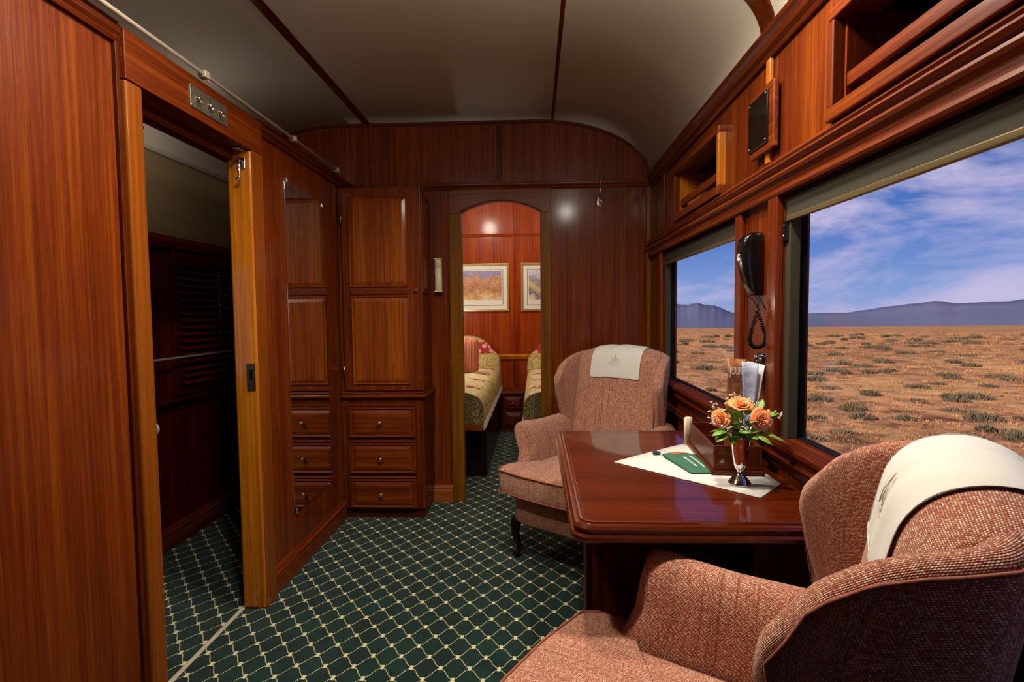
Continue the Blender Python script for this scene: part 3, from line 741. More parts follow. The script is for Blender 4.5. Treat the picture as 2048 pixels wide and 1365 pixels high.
# door: stiles, rails, two raised fields
dx0, dx1, dz0, dz1 = cx0 + .028, cx1 - .004, .780, 1.975
dr = fin('door', B((dx0, dx1, cy, cy + .02, dz0, dz1)), 'mz', cu, .003)
bm = bmesh.new(); raised(bm, dx0 + .042, dx1 - .065, 1.395, 1.925, cy - .001, .010); fin('door_panel', bm, 'panel', dr)
bm = bmesh.new(); raised(bm, dx0 + .048, dx1 - .062, .815, 1.345, cy - .001, .010); fin('door_panel', bm, 'panel', dr)
bm = bmesh.new(); box(bm, dx0 + .045, dx1 - .06, cy - .008, cy, 1.352, 1.388); fin('door_rail', bm, 'mx', dr, .004)
bm = bmesh.new(); lathe(bm, [(.001, 0), (.006, .0), (.004, -.008), (.009, -.014), (.010, -.020), (.006, -.025), (.001, -.026)], (dx1 - .02, cy, 1.375), 16, 'y'); fin('knob', bm, 'chrome', dr, smooth=True)
for z in (1.80, .90):
    bm = bmesh.new(); tube(bm, [(dx0 - .003, cy - .002, z - .03), (dx0 - .003, cy - .002, z + .03)], .0045, 10); fin('hinge', bm, 'nickel', cu, smooth=True)
fin('door_edge_bead', B((cx1 - .004, cx1 + .008, cy - .004, cy + .02, .78, 2.0)), 'mz', cu, .004)
for k, (z0, z1) in enumerate(((.495, .685), (.275, .468), (.065, .250))):
    dw = fin('drawer', B((cx0 + .040, cx1 - .045, cy - .004, cy + .012, z0, z1)), 'mx', cu, .004)
    bm = bmesh.new(); raised(bm, cx0 + .050, cx1 - .055, z0 + .006, z1 - .006, cy - .004, .010, .014, .032); fin('drawer_panel', bm, 'mx', dw)
    bm = bmesh.new(); lathe(bm, [(.001, 0), (.007, .0), (.005, -.010), (.013, -.016), (.014, -.023), (.009, -.030), (.001, -.031)], (-.925, cy - .013, (z0 + z1) / 2), 16, 'y'); fin('knob', bm, 'chrome', dw, smooth=True)
    fin('drawer_lip', B((cx0 + .040, cx1 - .045, cy - .010, cy, z1 + .002, z1 + .014)), 'mx', cu, .003)
# side panel field
bm = bmesh.new(); V = []
for d, h in ((0, 0), (.006, .008), (.014, .002), (.03, .007)):
    V.append([bm.verts.new((cx1 + h, a, b_)) for a, b_ in ((cy + .05 + d, 1.36 + d), (YB - .03 - d, 1.36 + d), (YB - .03 - d, 1.95 - d), (cy + .05 + d, 1.95 - d))])
for a, b_ in zip(V, V[1:]):
    for k in range(4): bm.faces.new((a[k], a[(k + 1) % 4], b_[(k + 1) % 4], b_[k]))
bm.faces.new(V[-1]); fin('side_panel', bm, 'mz', cu)

# torch lamp, hook on the bulkhead
tl = thing('wall_torch', 'cream cylindrical emergency torch clipped left of the bedroom doorway', 'torch', (-.615, YB - .02, 1.48))
bm = bmesh.new(); lathe(bm, [(.001, 1.375), (.022, 1.376), (.024, 1.38), (.024, 1.52), (.0225, 1.522), (.0225, 1.524), (.024, 1.526), (.024, 1.575), (.022, 1.58), (.001, 1.581)], (-.615, YB - .026, 0), 24); fin('tube', bm, 'ivory', tl, smooth=True)
for z in (1.372, 1.578): fin('end_cap', B((-.641, -.589, YB - .052, YB, z, z + .010)), 'ivory', tl, .004)
hk = thing('coat_hook', 'chrome coat hook on the bulkhead right of the bedroom doorway', 'hook', (.414, YB, 1.95))
bm = bmesh.new(); prof(bm, [(.414 + .017 * cos(a) * (1 if abs(cos(a)) < .9 else .95), 1.93 + .030 * sin(a)) for a in [2 * pi * k / 16 for k in range(16)]], 'y', YB - .004, YB); fin('plate', bm, 'chrome', hk, .001)
bm = bmesh.new(); tube(bm, [(.414, YB - .004, 1.915), (.414, YB - .03, 1.905), (.416, YB - .045, 1.925), (.416, YB - .03, 1.95), (.416, YB - .022, 1.99), (.417, YB - .028, 2.04), (.417, YB - .045, 2.075)], lambda s: .005 - .002 * s, 8)
sphere(bm, (.417, YB - .046, 2.077), .006); sphere(bm, (.416, YB - .045, 1.918), .007); fin('hook', bm, 'chrome', hk, smooth=True)

# ================================================================== RIGHT WALL FITTINGS
def shelf(N, label, endmat):
    y0, y1, z0, z1 = N
    t_ = thing('luggage_shelf', label, 'shelf', (XR + .1, (y0 + y1) / 2, z0))
    d = .925
    fin('niche', B((XR, d, y0 - .0, y1 + .0, z0 - .012, z0 - .0005), (XR, d, y0, y1, z1 + .0005, z1 + .012), (d - .012, d, y0, y1, z0, z1)), 'ebony', t_, .001)  # near-black wood paints the shade inside the niche
    fin('end_board', B((XR, d - .012, y1 - .012, y1 - .0005, z0, z1)), endmat, t_)
    fin('end_board', B((XR, d - .012, y0 + .0005, y0 + .012, z0, z1)), endmat, t_)
    # proud frame
    fin('frame_bottom', B((XR - .032, XR + .002, y0 - .02, y1 + .02, z0 - .028, z0 + .006)), 'my', t_, .004)
    fin('frame_top', B((XR - .028, XR + .002, y0 - .02, y1 + .02, z1 - .006, z1 + .022)), 'my', t_, .004)
    fin('frame_side', B((XR - .028, XR + .002, y0 - .022, y0 + .004, z0 + .006, z1 - .006)), 'hz', t_, .004)
    fin('frame_side', B((XR - .028, XR + .002, y1 - .004, y1 + .022, z0 + .006, z1 - .006)), 'mz', t_, .004)
    fin('retaining_rail', B((XR + .002, XR + .016, y0 + .004, y1 - .004, z0 + .048, z0 + .082)), 'my', t_, .004)
shelf(N2, 'recessed luggage shelf with rail above the small far window', 'hz')
shelf(N1, 'recessed luggage shelf with rail above the large near window', 'mz')
spk = thing('speaker_plate', 'glossy black plate on a wooden backing between the luggage shelves', 'speaker', (XR, 1.78, 1.82))
fin('backing', B((XR - .028, XR - .010, 1.66, 1.835, 1.725, 1.925)), 'my', spk, .005)
fin('plate', B((XR - .034, XR - .028, 1.690, 1.832, 1.748, 1.905)), 'blackplate', spk, .002)
for y in (1.70, 1.822):
    for z in (1.758, 1.895):
        bm = bmesh.new(); sphere(bm, (XR - .035, y, z), .0035, .6, 1, 1); fin('screw', bm, 'chrome', spk, smooth=True)

# telephone
ph = thing('wall_telephone', 'black wall telephone hanging on the window pier', 'telephone', (XR, 1.80, 1.38))
bm = bmesh.new(); pr_ = []
zs = [1.285, 1.290, 1.31, 1.34, 1.38, 1.42, 1.46, 1.478, 1.487, 1.490]
xs = [.022, .030, .042, .056, .066, .070, .068, .058, .044, .03]
hw = [.020, .027, .031, .033, .034, .034, .033, .031, .027, .018]
rows = []
for z, dxx, h in zip(zs, xs, hw):
    r = []
    for k in range(24):
        a = 2 * pi * k / 24; cx_, sy_ = cos(a), sin(a)
        e = .45; px = abs(cx_) ** e * (1 if cx_ > 0 else -1); py = abs(sy_) ** e * (1 if sy_ > 0 else -1)
        r.append((XR - .002 - dxx / 2 + px * dxx / 2, 1.800 + py * h, z))
    rows.append(r)
grid(bm, rows, cu=True, caps=True); fin('handset', bm, 'black', ph, smooth=True, sub=1)
bm = bmesh.new(); box(bm, XR - .030, XR, 1.770, 1.832, 1.30, 1.47); fin('cradle', bm, 'black', ph, .008, 3)
bm = bmesh.new()
for a in (-.006, .004):
    tube(bm, [(XR - .0715, 1.80 + a, 1.42), (XR - .0715, 1.80 + a + .004, 1.41), (XR - .0712, 1.80 + a, 1.40)], .0016, 6)
box(bm, XR - .0722, XR - .0712, 1.795, 1.806, 1.420, 1.4225); box(bm, XR - .0718, XR - .0708, 1.795, 1.808, 1.399, 1.4015); fin('logo_mark', bm, 'paper', ph)
bm = bmesh.new(); path = []
def loop_pt(s):
    # hanging loop of the coiled cord
    a = s * 2 * pi; z = 1.245 - .122 * max(0, sin(a / 2)) ** .8
    return Vector((XR - .042 + .027 * sin(a) * (.6 + .4 * sin(a / 2)), 1.715, z))
T = 46; n = T * 8
for k in range(n + 1):
    s = k / n; c = loop_pt(s); d = (loop_pt(min(1, s + .003)) - loop_pt(max(0, s - .003))); d.normalize()
    s1 = Vector((0, 1, 0)); s2 = d.cross(s1).normalized(); a = 2 * pi * T * s
    path.append(c + (s1 * cos(a) + s2 * sin(a)) * .0052)
tube(bm, path, .0018, 5)
for off in (.012, -.012): tube(bm, [(XR - .042, 1.715, 1.245), (XR - .042 + off * .5, 1.730, 1.268), (XR - .036 + off, 1.790, 1.290)], .002, 6)
tube(bm, [(XR - .018, 1.780, 1.290), (XR - .010, 1.760, 1.262), (XR - .004, 1.750, 1.240)], .002, 6)
fin('coiled_cord', bm, 'rubber', ph, smooth=True)
rc = thing('card_holder', 'black curved holder on the window pier below the telephone', 'holder', (XR, 1.74, 1.05))
bm = bmesh.new(); rows = []
for z, dxx, h in ((.985, .012, .030), (.99, .020, .034), (1.03, .024, .036), (1.075, .026, .036), (1.095, .024, .035), (1.104, .016, .028)):
    rows.append([(XR - .001 - dxx / 2 + (abs(cos(a)) ** .5 * (1 if cos(a) > 0 else -1)) * dxx / 2, 1.745 + (abs(sin(a)) ** .5 * (1 if sin(a) > 0 else -1)) * h, z) for a in [2 * pi * k / 20 for k in range(20)]])
grid(bm, rows, cu=True, caps=True); fin('body', bm, 'black', rc, smooth=True, sub=1)
bm = bmesh.new(); sphere(bm, (XR - .027, 1.765, 1.08), .012, .5, 1, 1.4); fin('button', bm, 'chrome', rc, smooth=True)

# ================================================================== TABLE
tx0, tx1, ty0, ty1 = .082, XR - .002, 1.245, 2.285
tb = thing('table', 'polished mahogany table fixed below the windows between the armchairs', 'table', (.4, 1.76, 0))
def rrect(x0, x1, y0, y1, r, n=8):
    P = []
    for cx_, cy_, a0 in ((x1, y0, None), (x1, y1, None), (x0 + r, y1 - r, pi / 2), (x0 + r, y0 + r, pi)):
        if a0 is None: P.append((cx_, cy_))
        else: P += [(cx_ + r * cos(a0 + pi / 2 * k / n), cy_ + r * sin(a0 + pi / 2 * k / n)) for k in range(n + 1)]
    return P
bm = bmesh.new(); loops = []
for ins, z in ((.010, .695), (.004, .696), (0, .701), (0, .709), (.004, .714), (.009, .715), (.009, .718), (.006, .721), (.006, .727), (.011, .733), (.018, .7345), (.022, .7345), (.024, .7385), (.028, .740), (.034, .740), (.036, .739)):
    loops.append([bm.verts.new((x, y, z)) for x, y in rrect(tx0 + ins, tx1, ty0 + ins, ty1 - ins, .05 - ins * .6)])
for a, b_ in zip(loops, loops[1:]):
    for k in range(len(a)): bm.faces.new((a[k], a[(k + 1) % len(a)], b_[(k + 1) % len(a)], b_[k]))
bm.faces.new(loops[0][::-1]); bm.faces.new(loops[-1])
fin('tabletop', bm, 'table', tb)
fin('support_panel', B((.165, .70, 1.735, 1.785, .02, .695)), 'dz', tb, .003)
fin('support_edge', B((.158, .168, 1.728, 1.792, .02, .695)), 'dz', tb, .002)
fin('cleat', B((.60, .73, 1.62, 1.90, .55, .695)), 'dz', tb, .003)
fin('foot', B((.16, .70, 1.70, 1.82, 0, .02)), 'hy', tb, .002)
bm = bmesh.new(); tube(bm, [(.160, 1.727, .52), (.160, 1.727, .58)], .003, 8); fin('hinge', bm, 'nickel', tb, smooth=True)

# table linen: one folded point of a square napkin cloth
bm = bmesh.new()
ctr = (.60, 1.80)
def cloth_z(x, y): return .7416 + .0006 * sin(x * 40) * cos(y * 33)
outl = [(.258, 1.779), (.33, 1.705), (.42, 1.612), (.435, 1.592), (.445, 1.588), (.594, 1.436), (.70, 1.553), (.70, 2.06), (.60, 2.06), (.50, 1.985), (.36, 1.868)]
c = bm.verts.new((.56, 1.78, cloth_z(.56, 1.78)))
rings = []
for s in (1, .66, .33):
    rings.append([bm.verts.new((.56 + (x - .56) * s, 1.78 + (y - 1.78) * s, cloth_z(x, y) if s < 1 else .7408)) for x, y in outl])
L = len(outl)
for a, b_ in zip(rings, rings[1:]):
    for k in range(L): bm.faces.new((a[k], a[(k + 1) % L], b_[(k + 1) % L], b_[k]))
for k in range(L): bm.faces.new((rings[-1][k], rings[-1][(k + 1) % L], c))
tag(fin('table_cloth', bm, 'linen', None, smooth=True, solid=.0012), 'white linen cloth laid cornerwise on the mahogany table', 'cloth')

# stationery box
TZ = .7435
sb = thing('stationery_box', 'dark wooden stationery box on the white cloth against the window wall', 'box', (.63, 1.83, TZ))
bx0, bx1, by0, by1 = .552, .694, 1.630, 1.985
fin('base', B((bx0 - .008, bx1 + .005, by0 - .010, by1 + .008, TZ, TZ + .013)), 'dx', sb, .003)
fin('front_board', B((bx0, bx0 + .008, by0, by1, TZ + .013, TZ + .085)), 'dy', sb, .002)
fin('back_board', B((bx1 - .008, bx1, by0, by1, TZ + .013, TZ + .085)), 'dy', sb, .002)
fin('end_board', B((bx0 + .008, bx1 - .008, by0, by0 + .008, TZ + .013, TZ + .088)), 'dx', sb, .002)
fin('end_board', B((bx0 + .008, bx1 - .008, by1 - .008, by1, TZ + .013, TZ + .088)), 'dx', sb, .002)
fin('divider', B((bx0 + .008, bx1 - .008, 1.80, 1.806, TZ + .013, TZ + .08)), 'dx', sb, .001)
sb.rotation_euler.z = -.08
# magazines standing in the box
def sheet(bm, p0, p1, z0, z1, lean=(0, 0), bow=.0, n=6, th=.0006):
    """vertical sheet from p0 to p1 (xy), z0..z1, leaning by lean at the top"""
    rows = []
    for i in range(7):
        s = i / 6; z = z0 + (z1 - z0) * s; r = []
        for j in range(n + 1):
            q_ = j / n; x = p0[0] + (p1[0] - p0[0]) * q_ + lean[0] * s * q_; y = p0[1] + (p1[1] - p0[1]) * q_ + lean[1] * s * q_
            nx, ny = -(p1[1] - p0[1]), (p1[0] - p0[0]); l_ = sqrt(nx * nx + ny * ny); b_ = bow * sin(pi * q_)
            r.append((x + nx / l_ * b_, y + ny / l_ * b_, z))
        rows.append(r)
    grid(bm, rows)
def quad(bm, tl, tr, bl, br, bow=0.0, n=8):
    """gently bowed sheet between four corners"""
    tl, tr, bl, br = map(Vector, (tl, tr, bl, br)); nrm = (tr - tl).cross(bl - tl).normalized()
    grid(bm, [[(tl.lerp(tr, j / n)).lerp(bl.lerp(br, j / n), i / 8) + nrm * bow * sin(pi * j / n) for j in range(n + 1)] for i in range(9)])
mg = thing('magazine', 'brown covered travel magazine standing open behind the vase, title partly hidden by a page', 'magazine', (.66, 1.70, TZ))
bm = bmesh.new(); quad(bm, (.600, 1.702, 1.090), (.672, 1.742, 1.083), (.588, 1.700, TZ + .012), (.655, 1.738, TZ + .012)); fin('front_cover', bm, 'cover', mg, solid=.0012)
bm = bmesh.new(); quad(bm, (.640, 1.696, 1.080), (.690, 1.690, 1.074), (.652, 1.700, TZ + .012), (.662, 1.700, TZ + .012), .005); fin('open_page', bm, 'page', mg, solid=.0008)
bm = bmesh.new()
for k in range(5): quad(bm, (.688 + .0035 * k, 1.704 + .003 * k, 1.072 - .001 * k), (.712 + .001 * k, 1.700 + .003 * k, 1.068 - .001 * k), (.661 + .002 * k, 1.706 + .003 * k, TZ + .012), (.664 + .002 * k, 1.706 + .003 * k, TZ + .012), .002)
fin('page_block', bm, 'paper', mg, solid=.0015)
bm = bmesh.new(); quad(bm, (.672, 1.735, 1.078), (.716, 1.718, 1.066), (.660, 1.730, TZ + .012), (.676, 1.724, TZ + .012)); fin('back_cover', bm, 'cream', mg, solid=.0012)
fc = bpy.data.curves.new('title_text', 'FONT'); fc.body = 'JOURNEY'; fc.size = .034; fc.extrude = .0003; fc.space_character = .92
fo = bpy.data.objects.new('title_text', fc); COL.objects.link(fo)
dg = bpy.context.evaluated_depsgraph_get(); me = bpy.data.meshes.new_from_object(fo.evaluated_get(dg)); bpy.data.objects.remove(fo)
ux = Vector((.072, .040, -.006)).normalized(); uz = Vector((0, 0, 1)); un_ = ux.cross(uz)
for v in me.vertices:
    p_ = Vector((.6045, 1.7028, 1.040)) + ux * v.co.x * .72 + uz * v.co.y + un_ * (.0016 + v.co.z); v.co = p_
# keep only glyph geometry lying on the cover
bm = bmesh.new(); bm.from_mesh(me)
dl = [f for f in bm.faces if f.calc_center_median().x > .668]
bmesh.ops.delete(bm, geom=dl, context='FACES'); bm.to_mesh(me); bm.free()
link('cover_title', me, 'paper', mg)
# cream folded card
cc_ = thing('folded_card', 'cream folded card standing at the far end of the stationery box', 'card', (.57, 2.02, TZ))
bm = bmesh.new(); rows = []
for s in (0, .5, 1):
    rows.append([(.548 + .028 * q_, 2.000 - .008 * s * cos(q_ * pi / 2) + .010 * q_, TZ + .001 + .100 * s) for q_ in (0, .33, .66, 1)])
grid(bm, rows); fin('front_leaf', bm, 'cream', cc_, solid=.0012)
bm = bmesh.new(); rows = []
for s in (0, .5, 1): rows.append([(.548 + .032 * q_ , 2.002 + .012 * q_ + .014 * s * sin(q_ * pi), TZ + .001 + .100 * s) for q_ in (0, .33, .66, 1)])
grid(bm, rows); fin('back_leaf', bm, 'cream', cc_, solid=.0012)

# green pouch
gp = thing('green_pouch', 'small green drawstring pouch with white lettering lying on the white cloth', 'pouch', (.49, 1.75, TZ))
bm = bmesh.new()
A0, A1, A2, A3 = Vector((.425, 1.86, 0)), Vector((.470, 1.640, 0)), Vector((.555, 1.640, 0)), Vector((.545, 1.900, 0))
def pouch_pt(u, v, top=True):
    p = (A0 * (1 - u) + A1 * u) * (1 - v) + (A3 * (1 - u) + A2 * u) * v
    neck = sm((.16 - u) / .16) if u < .16 else 0
    c_ = (A0 * (1 - u) + A1 * u) * .75 + (A3 * (1 - u) + A2 * u) * .25
    p = p.lerp(c_, neck * .35)
    h = .009 * (sin(pi * min(1, max(0, v))) ** .5) * (sin(pi * min(1, max(0, .04 + u * .93))) ** .5)
    p.z = TZ + .001 + (h if top else 0); return p
rows = [[pouch_pt(i / 12, j / 10) for j in range(11)] for i in range(13)]; grid(bm, rows)
rows = [[pouch_pt(i / 12, j / 10, False) for j in range(11)] for i in range(13)]; grid(bm, rows)
bmesh.ops.remove_doubles(bm, verts=bm.verts, dist=.0003); fin('bag', bm, 'green', gp, smooth=True)
bm = bmesh.new(); rows = [[pouch_pt(.02 + .13 * i / 4, .30 + .50 * j / 6) + Vector((0, 0, .0012)) for j in range(7)] for i in range(5)]; grid(bm, rows); fin('printed_end', bm, 'orange', gp, solid=.0004)
bm = bmesh.new()
for v, u0, u1 in ((.46, .36, .78), (.70, .30, .80)):
    k = u0
    while k < u1:
        w = random.uniform(.018, .04); rows = [[pouch_pt(k + w * i / 2, v + (j - .5) * .07) + Vector((0, 0, .001)) for j in range(2)] for i in range(3)]; grid(bm, rows); k += w + random.uniform(.008, .02)
fin('lettering', bm, 'paper', gp, solid=.0004)
bm = bmesh.new(); lathe(bm, [(.004, 0), (.008, .001), (.009, .006), (.008, .012), (.004, .013)], (.412, 1.865, TZ), 12); lathe(bm, [(.003, 0), (.006, .001), (.006, .010), (.003, .011)], (.424, 1.862, TZ), 10); fin('toggle', bm, 'cord', gp, smooth=True)
bm = bmesh.new(); tube(bm, [(.425 + .03 * k / 8, 1.866 + .03 * sin(k / 8 * pi / 2), TZ + .004 + .006 * sin(k / 8 * pi)) for k in range(9)], .0014, 6); fin('drawstring', bm, 'cream', gp, smooth=True)

# vase
VX, VY = .582, 1.549
bm = bmesh.new()
lathe(bm, [(.001, .0), (.0315, .0), (.033, .002), (.031, .005), (.022, .016), (.011, .027), (.0065, .033), (.0065, .036), (.009, .040), (.014, .046), (.0185, .060), (.0215, .085), (.0235, .110), (.0255, .132), (.028, .142),
           (.0270, .142), (.0245, .130), (.0215, .105), (.0185, .075), (.001, .05)], (VX, VY, TZ), 40)
tag(fin('bud_vase', bm, 'silver', None, smooth=True), 'small silver footed vase holding orange roses on the table', 'vase')
VT = Vector((VX, VY, TZ + .135))

def basis(d):
    d = d.normalized(); a = d.cross(Vector((0, 0, 1)));
    if a.length < .05: a = Vector((1, 0, 0))
    a.normalize(); return d, a, d.cross(a)
def petal(bm, c, d, a, b_, ang, r, h, w, open_):
    rows = []
    for i in range(5):
        s = i / 4; row = []
        for j in range(5):
            q_ = (j / 4 - .5); aa = ang + q_ * w * (.55 + .6 * sin(pi * min(1, s * .9 + .05)))
            rr = r * (.25 + .75 * s ** .7) * (1 + open_ * s * s) ; hh = h * (s - open_ * .45 * s ** 3) - .12 * h * (abs(q_) * 2) ** 2 * s
            row.append(c + (a * cos(aa) + b_ * sin(aa)) * rr + d * hh)
        rows.append(row)
    uvl = bm.loops.layers.uv.verify()
    V = [[bm.verts.new(p) for p in r_] for r_ in rows]
    for i in range(4):
        for j in range(4):
            f = bm.faces.new((V[i][j], V[i][j + 1], V[i + 1][j + 1], V[i + 1][j])); f.smooth = True
            for l, (ii, jj) in zip(f.loops, ((i, j), (i, j + 1), (i + 1, j + 1), (i + 1, j))): l[uvl].uv = (jj / 4, ii / 4)
def rose(c, d, size, label, bud=False):
    c = Vector(c); t_ = thing('rose', label, 'rose', tuple(c))
    d, a, b_ = basis(Vector(d)); bm = bmesh.new()
    rings_ = [(3, .22, .9, 0), (4, .42, .95, .05), (5, .62, .98, .18), (5, .82, .92, .38), (6, 1.0, .80, .62)] if not bud else [(3, .25, 1.0, 0), (4, .45, 1.0, .0), (4, .6, .95, .1)]
    k0 = random.uniform(0, 6)
    for n_, rr, hh, op in rings_:
        for k in range(n_):
            petal(bm, c - d * size * .5, d, a, b_, k0 + 2 * pi * k / n_ + random.uniform(-.1, .1), rr * size * random.uniform(.94, 1.05), hh * size * 1.15, 2 * pi / n_ * 1.45, op * random.uniform(.8, 1.2))
        k0 += .9
    fin('bloom', bm, 'rose', t_, solid=.0006, smooth=True)
    bm = bmesh.new(); base_ = c - d * size * .5; e = VT + Vector((random.uniform(-.008, .008), random.uniform(-.008, .008), -.06))
    tube(bm, [base_, base_.lerp(VT, .6), VT + Vector((0, 0, -.01)), e], .0018, 6); fin('stem', bm, 'stem', t_, smooth=True)
rose((.622, 1.505, .936), (.25, -1, .35), .0205, 'large open orange rose on the right side of the silver vase')
rose((.582, 1.545, .972), (-.05, -.55, 1), .0205, 'orange rose at the top of the silver vase')
rose((.522, 1.530, .935), (-.75, -.8, .25), .0175, 'small orange rose on the left side of the silver vase')
rose((.560, 1.580, .965), (-.4, .1, 1), .016, 'half hidden orange rose behind the top bloom', True)
rose((.655, 1.545, .948), (1, .0, .4), .014, 'orange rosebud at the far right of the bouquet', True)
def leaf(bm, base_, d, L_, w, droop=.3):
    d, a, b_ = basis(Vector(d)); base_ = Vector(base_); uvl = bm.loops.layers.uv.verify(); rows = []; L_ *= 1.15; w *= 1.25
    for i in range(7):
        s = i / 6; ww = w * sin(pi * s ** .85) ** .8 if 0 < s < 1 else .0005
        c = base_ + d * L_ * s + Vector((0, 0, -droop * L_ * s * s))
        rows.append([c + a * ww * q_ + b_ * ww * .25 * abs(q_) for q_ in (-1, -.5, 0, .5, 1)])
    V = [[bm.verts.new(p) for p in r_] for r_ in rows]
    for i in range(6):
        for j in range(4):
            f = bm.faces.new((V[i][j], V[i][j + 1], V[i + 1][j + 1], V[i + 1][j])); f.smooth = True
            for l, (ii, jj) in zip(f.loops, ((i, j), (i, j + 1), (i + 1, j + 1), (i + 1, j))): l[uvl].uv = (jj / 4, ii / 6)
def sprig(tip, leaves, label):
    leaves = leaves + [(tuple(VT.lerp(Vector(tip), random.uniform(.2, .7))), (random.uniform(-1, 1), random.uniform(-1, .6), random.uniform(-.1, .8)), random.uniform(.035, .05), .014, .3) for _ in range(4)]
    tip = Vector(tip); t_ = thing('leaf_sprig', label, 'foliage', tuple(VT))
    bm = bmesh.new(); tube(bm, [VT + Vector((0, 0, -.06)), VT, VT.lerp(tip, .5) + Vector((0, 0, .006)), tip], .0014, 6); fin('stem', bm, 'stem', t_, smooth=True)
    for b_, d, L_, w, dr_ in leaves:
        bm = bmesh.new(); leaf(bm, b_, d, L_, w, dr_); fin('leaf', bm, 'leaf', t_, solid=.0005, smooth=True)
sprig((.53, 1.53, .93), [((.548, 1.535, .925), (-.3, -.4, .9), .045, .014, .1), ((.54, 1.53, .905), (-1, -.4, .1), .045, .013, .4), ((.535, 1.53, .90), (-.8, -.6, -.4), .040, .014, .2), ((.555, 1.53, .915), (-.1, -.8, .5), .040, .013, .2), ((.56, 1.53, .90), (-.3, -.5, -.7), .035, .012, .1)], 'leafy green sprig spreading to the left of the vase')
sprig((.60, 1.53, .93), [((.595, 1.525, .915), (.1, -.8, .6), .045, .014, .2), ((.585, 1.52, .905), (-.3, -.9, .3), .045, .015, .3), ((.60, 1.55, .94), (.2, .2, 1), .050, .014, .1), ((.575, 1.525, .935), (-.5, -.6, .8), .040, .014, .1), ((.59, 1.515, .895), (.3, -.9, .1), .035, .013, .3)], 'leafy green sprig in the middle of the bouquet')
sprig((.64, 1.53, .91), [((.625, 1.52, .905), (1, -.5, -.15), .060, .015, .3), ((.63, 1.53, .935), (.9, .1, .5), .045, .014, .1), ((.62, 1.55, .95), (.7, .3, .9), .045, .014, .1), ((.61, 1.51, .90), (.5, -.8, -.2), .045, .012, .3), ((.64, 1.53, .945), (.9, -.3, .2), .030, .012, .1)], 'leafy green sprig reaching to the right of the vase')
def filler(tip, label, n=9, spread=.016):
    tip = Vector(tip); t_ = thing('filler_sprig', label, 'flower', tuple(VT))
    bm = bmesh.new(); tube(bm, [VT + Vector((0, 0, -.05)), VT, VT.lerp(tip, .55) + Vector((0, 0, .01)), tip], .0009, 5)
    bb = bmesh.new()
    for k in range(n):
        q_ = tip + Vector([random.uniform(-1, 1) * spread for _ in range(3)]); tube(bm, [tip - (tip - VT) * .12, q_], .0005, 4)
        for j in range(4):
            dd = Vector([random.uniform(-1, 1) for _ in range(3)]).normalized() * .0055; tube(bb, [q_, q_ + dd * .5, q_ + dd], lambda s: .0006 + .0012 * sin(pi * min(1, s + .1)), 5)
    fin('stem', bm, 'stem', t_, smooth=True); fin('blossoms', bb, 'bud', t_, smooth=True)
filler((.508, 1.560, .965), 'thin sprig of tiny white flowers at the upper left of the bouquet')
filler((.505, 1.535, .935), 'thin sprig of tiny white flowers left of the small rose')
filler((.572, 1.500, .925), 'tiny white flowers in the middle front of the bouquet')
filler((.570, 1.570, .990), 'tiny white flowers rising above the top rose')
filler((.625, 1.540, .965), 'tiny white flowers between the top rose and the right leaves', 12)
filler((.672, 1.530, .943), 'tiny white flowers poking out at the right edge of the bouquet')
filler((.525, 1.500, .905), 'tiny white flowers hanging below the small left rose')

# ================================================================== ARMCHAIRS (local: +y forward, x to the side)
def yb(z): return -.265 - .10 * (z - .4) / .6
def yf(z): return lerp([(.30, -.19), (.60, -.185), (.70, -.165), (.78, -.140), (.86, -.130), (.92, -.145), (1.0, -.19)], z)
ZT = [(0, 1.005), (.3, 1.0), (.5, .985), (.7, .97), (.82, .955), (.92, .925), (1.0, .86)]
XT = [(0, 0), (.25, .15), (.40, .225), (.50, .258), (.62, .272), (.8, .285), (1, .300)]
GT = [(0, 0), (.25, .01), (.40, .08), (.50, .20), (.62, .40), (.8, .70), (1, 1)]
def shell(a, tt):
    aa = abs(a); z = .33 + (lerp(ZT, aa) - .33) * tt
    x = lerp(XT, aa) * (.90 + .10 * sm((z - .5) / .25)); g = lerp(GT, aa)
    return Vector((x if a >= 0 else -x, yb(z) * (1 - g) + yf(z) * g, z))
# back pad profile (y offset from yb, z) from seat up, over the top and down behind
PADP = [(.105, .42), (.115, .50), (.112, .60), (.105, .72), (.100, .84), (.098, .93), (.092, .985), (.070, 1.020), (.035, 1.036), (.0, 1.036), (-.030, 1.020), (-.045, .990), (-.048, .94)]
def pad(s, x, off=0.0):
    """s in 0..1 along the profile; x sideways"""
    f_ = s * (len(PADP) - 1); i = min(int(f_), len(PADP) - 2); q_ = f_ - i
    def P(i_):
        i_ = max(0, min(len(PADP) - 1, i_)); return Vector((0, PADP[i_][0] + yb(PADP[i_][1]), PADP[i_][1]))
    p0, p1, p2, p3 = P(i - 1), P(i), P(i + 1), P(i + 2)
    p = .5 * ((2 * p1) + (p2 - p0) * q_ + (2 * p0 - 5 * p1 + 4 * p2 - p3) * q_ * q_ + (3 * p1 - p0 - 3 * p2 + p3) * q_ ** 3)
    tg_ = (p2 - p0) * .5 * (1 - q_) + (p3 - p1) * .5 * q_; nrm = Vector((0, tg_.z, -tg_.y)).normalized()
    e = abs(x) / .245; crown = -.018 * e ** 4
    p = p + nrm * (off + crown) + Vector((x, 0, 0)); p.z -= .022 * e * e * max(0, (p.z - .5) / .5)
    return p
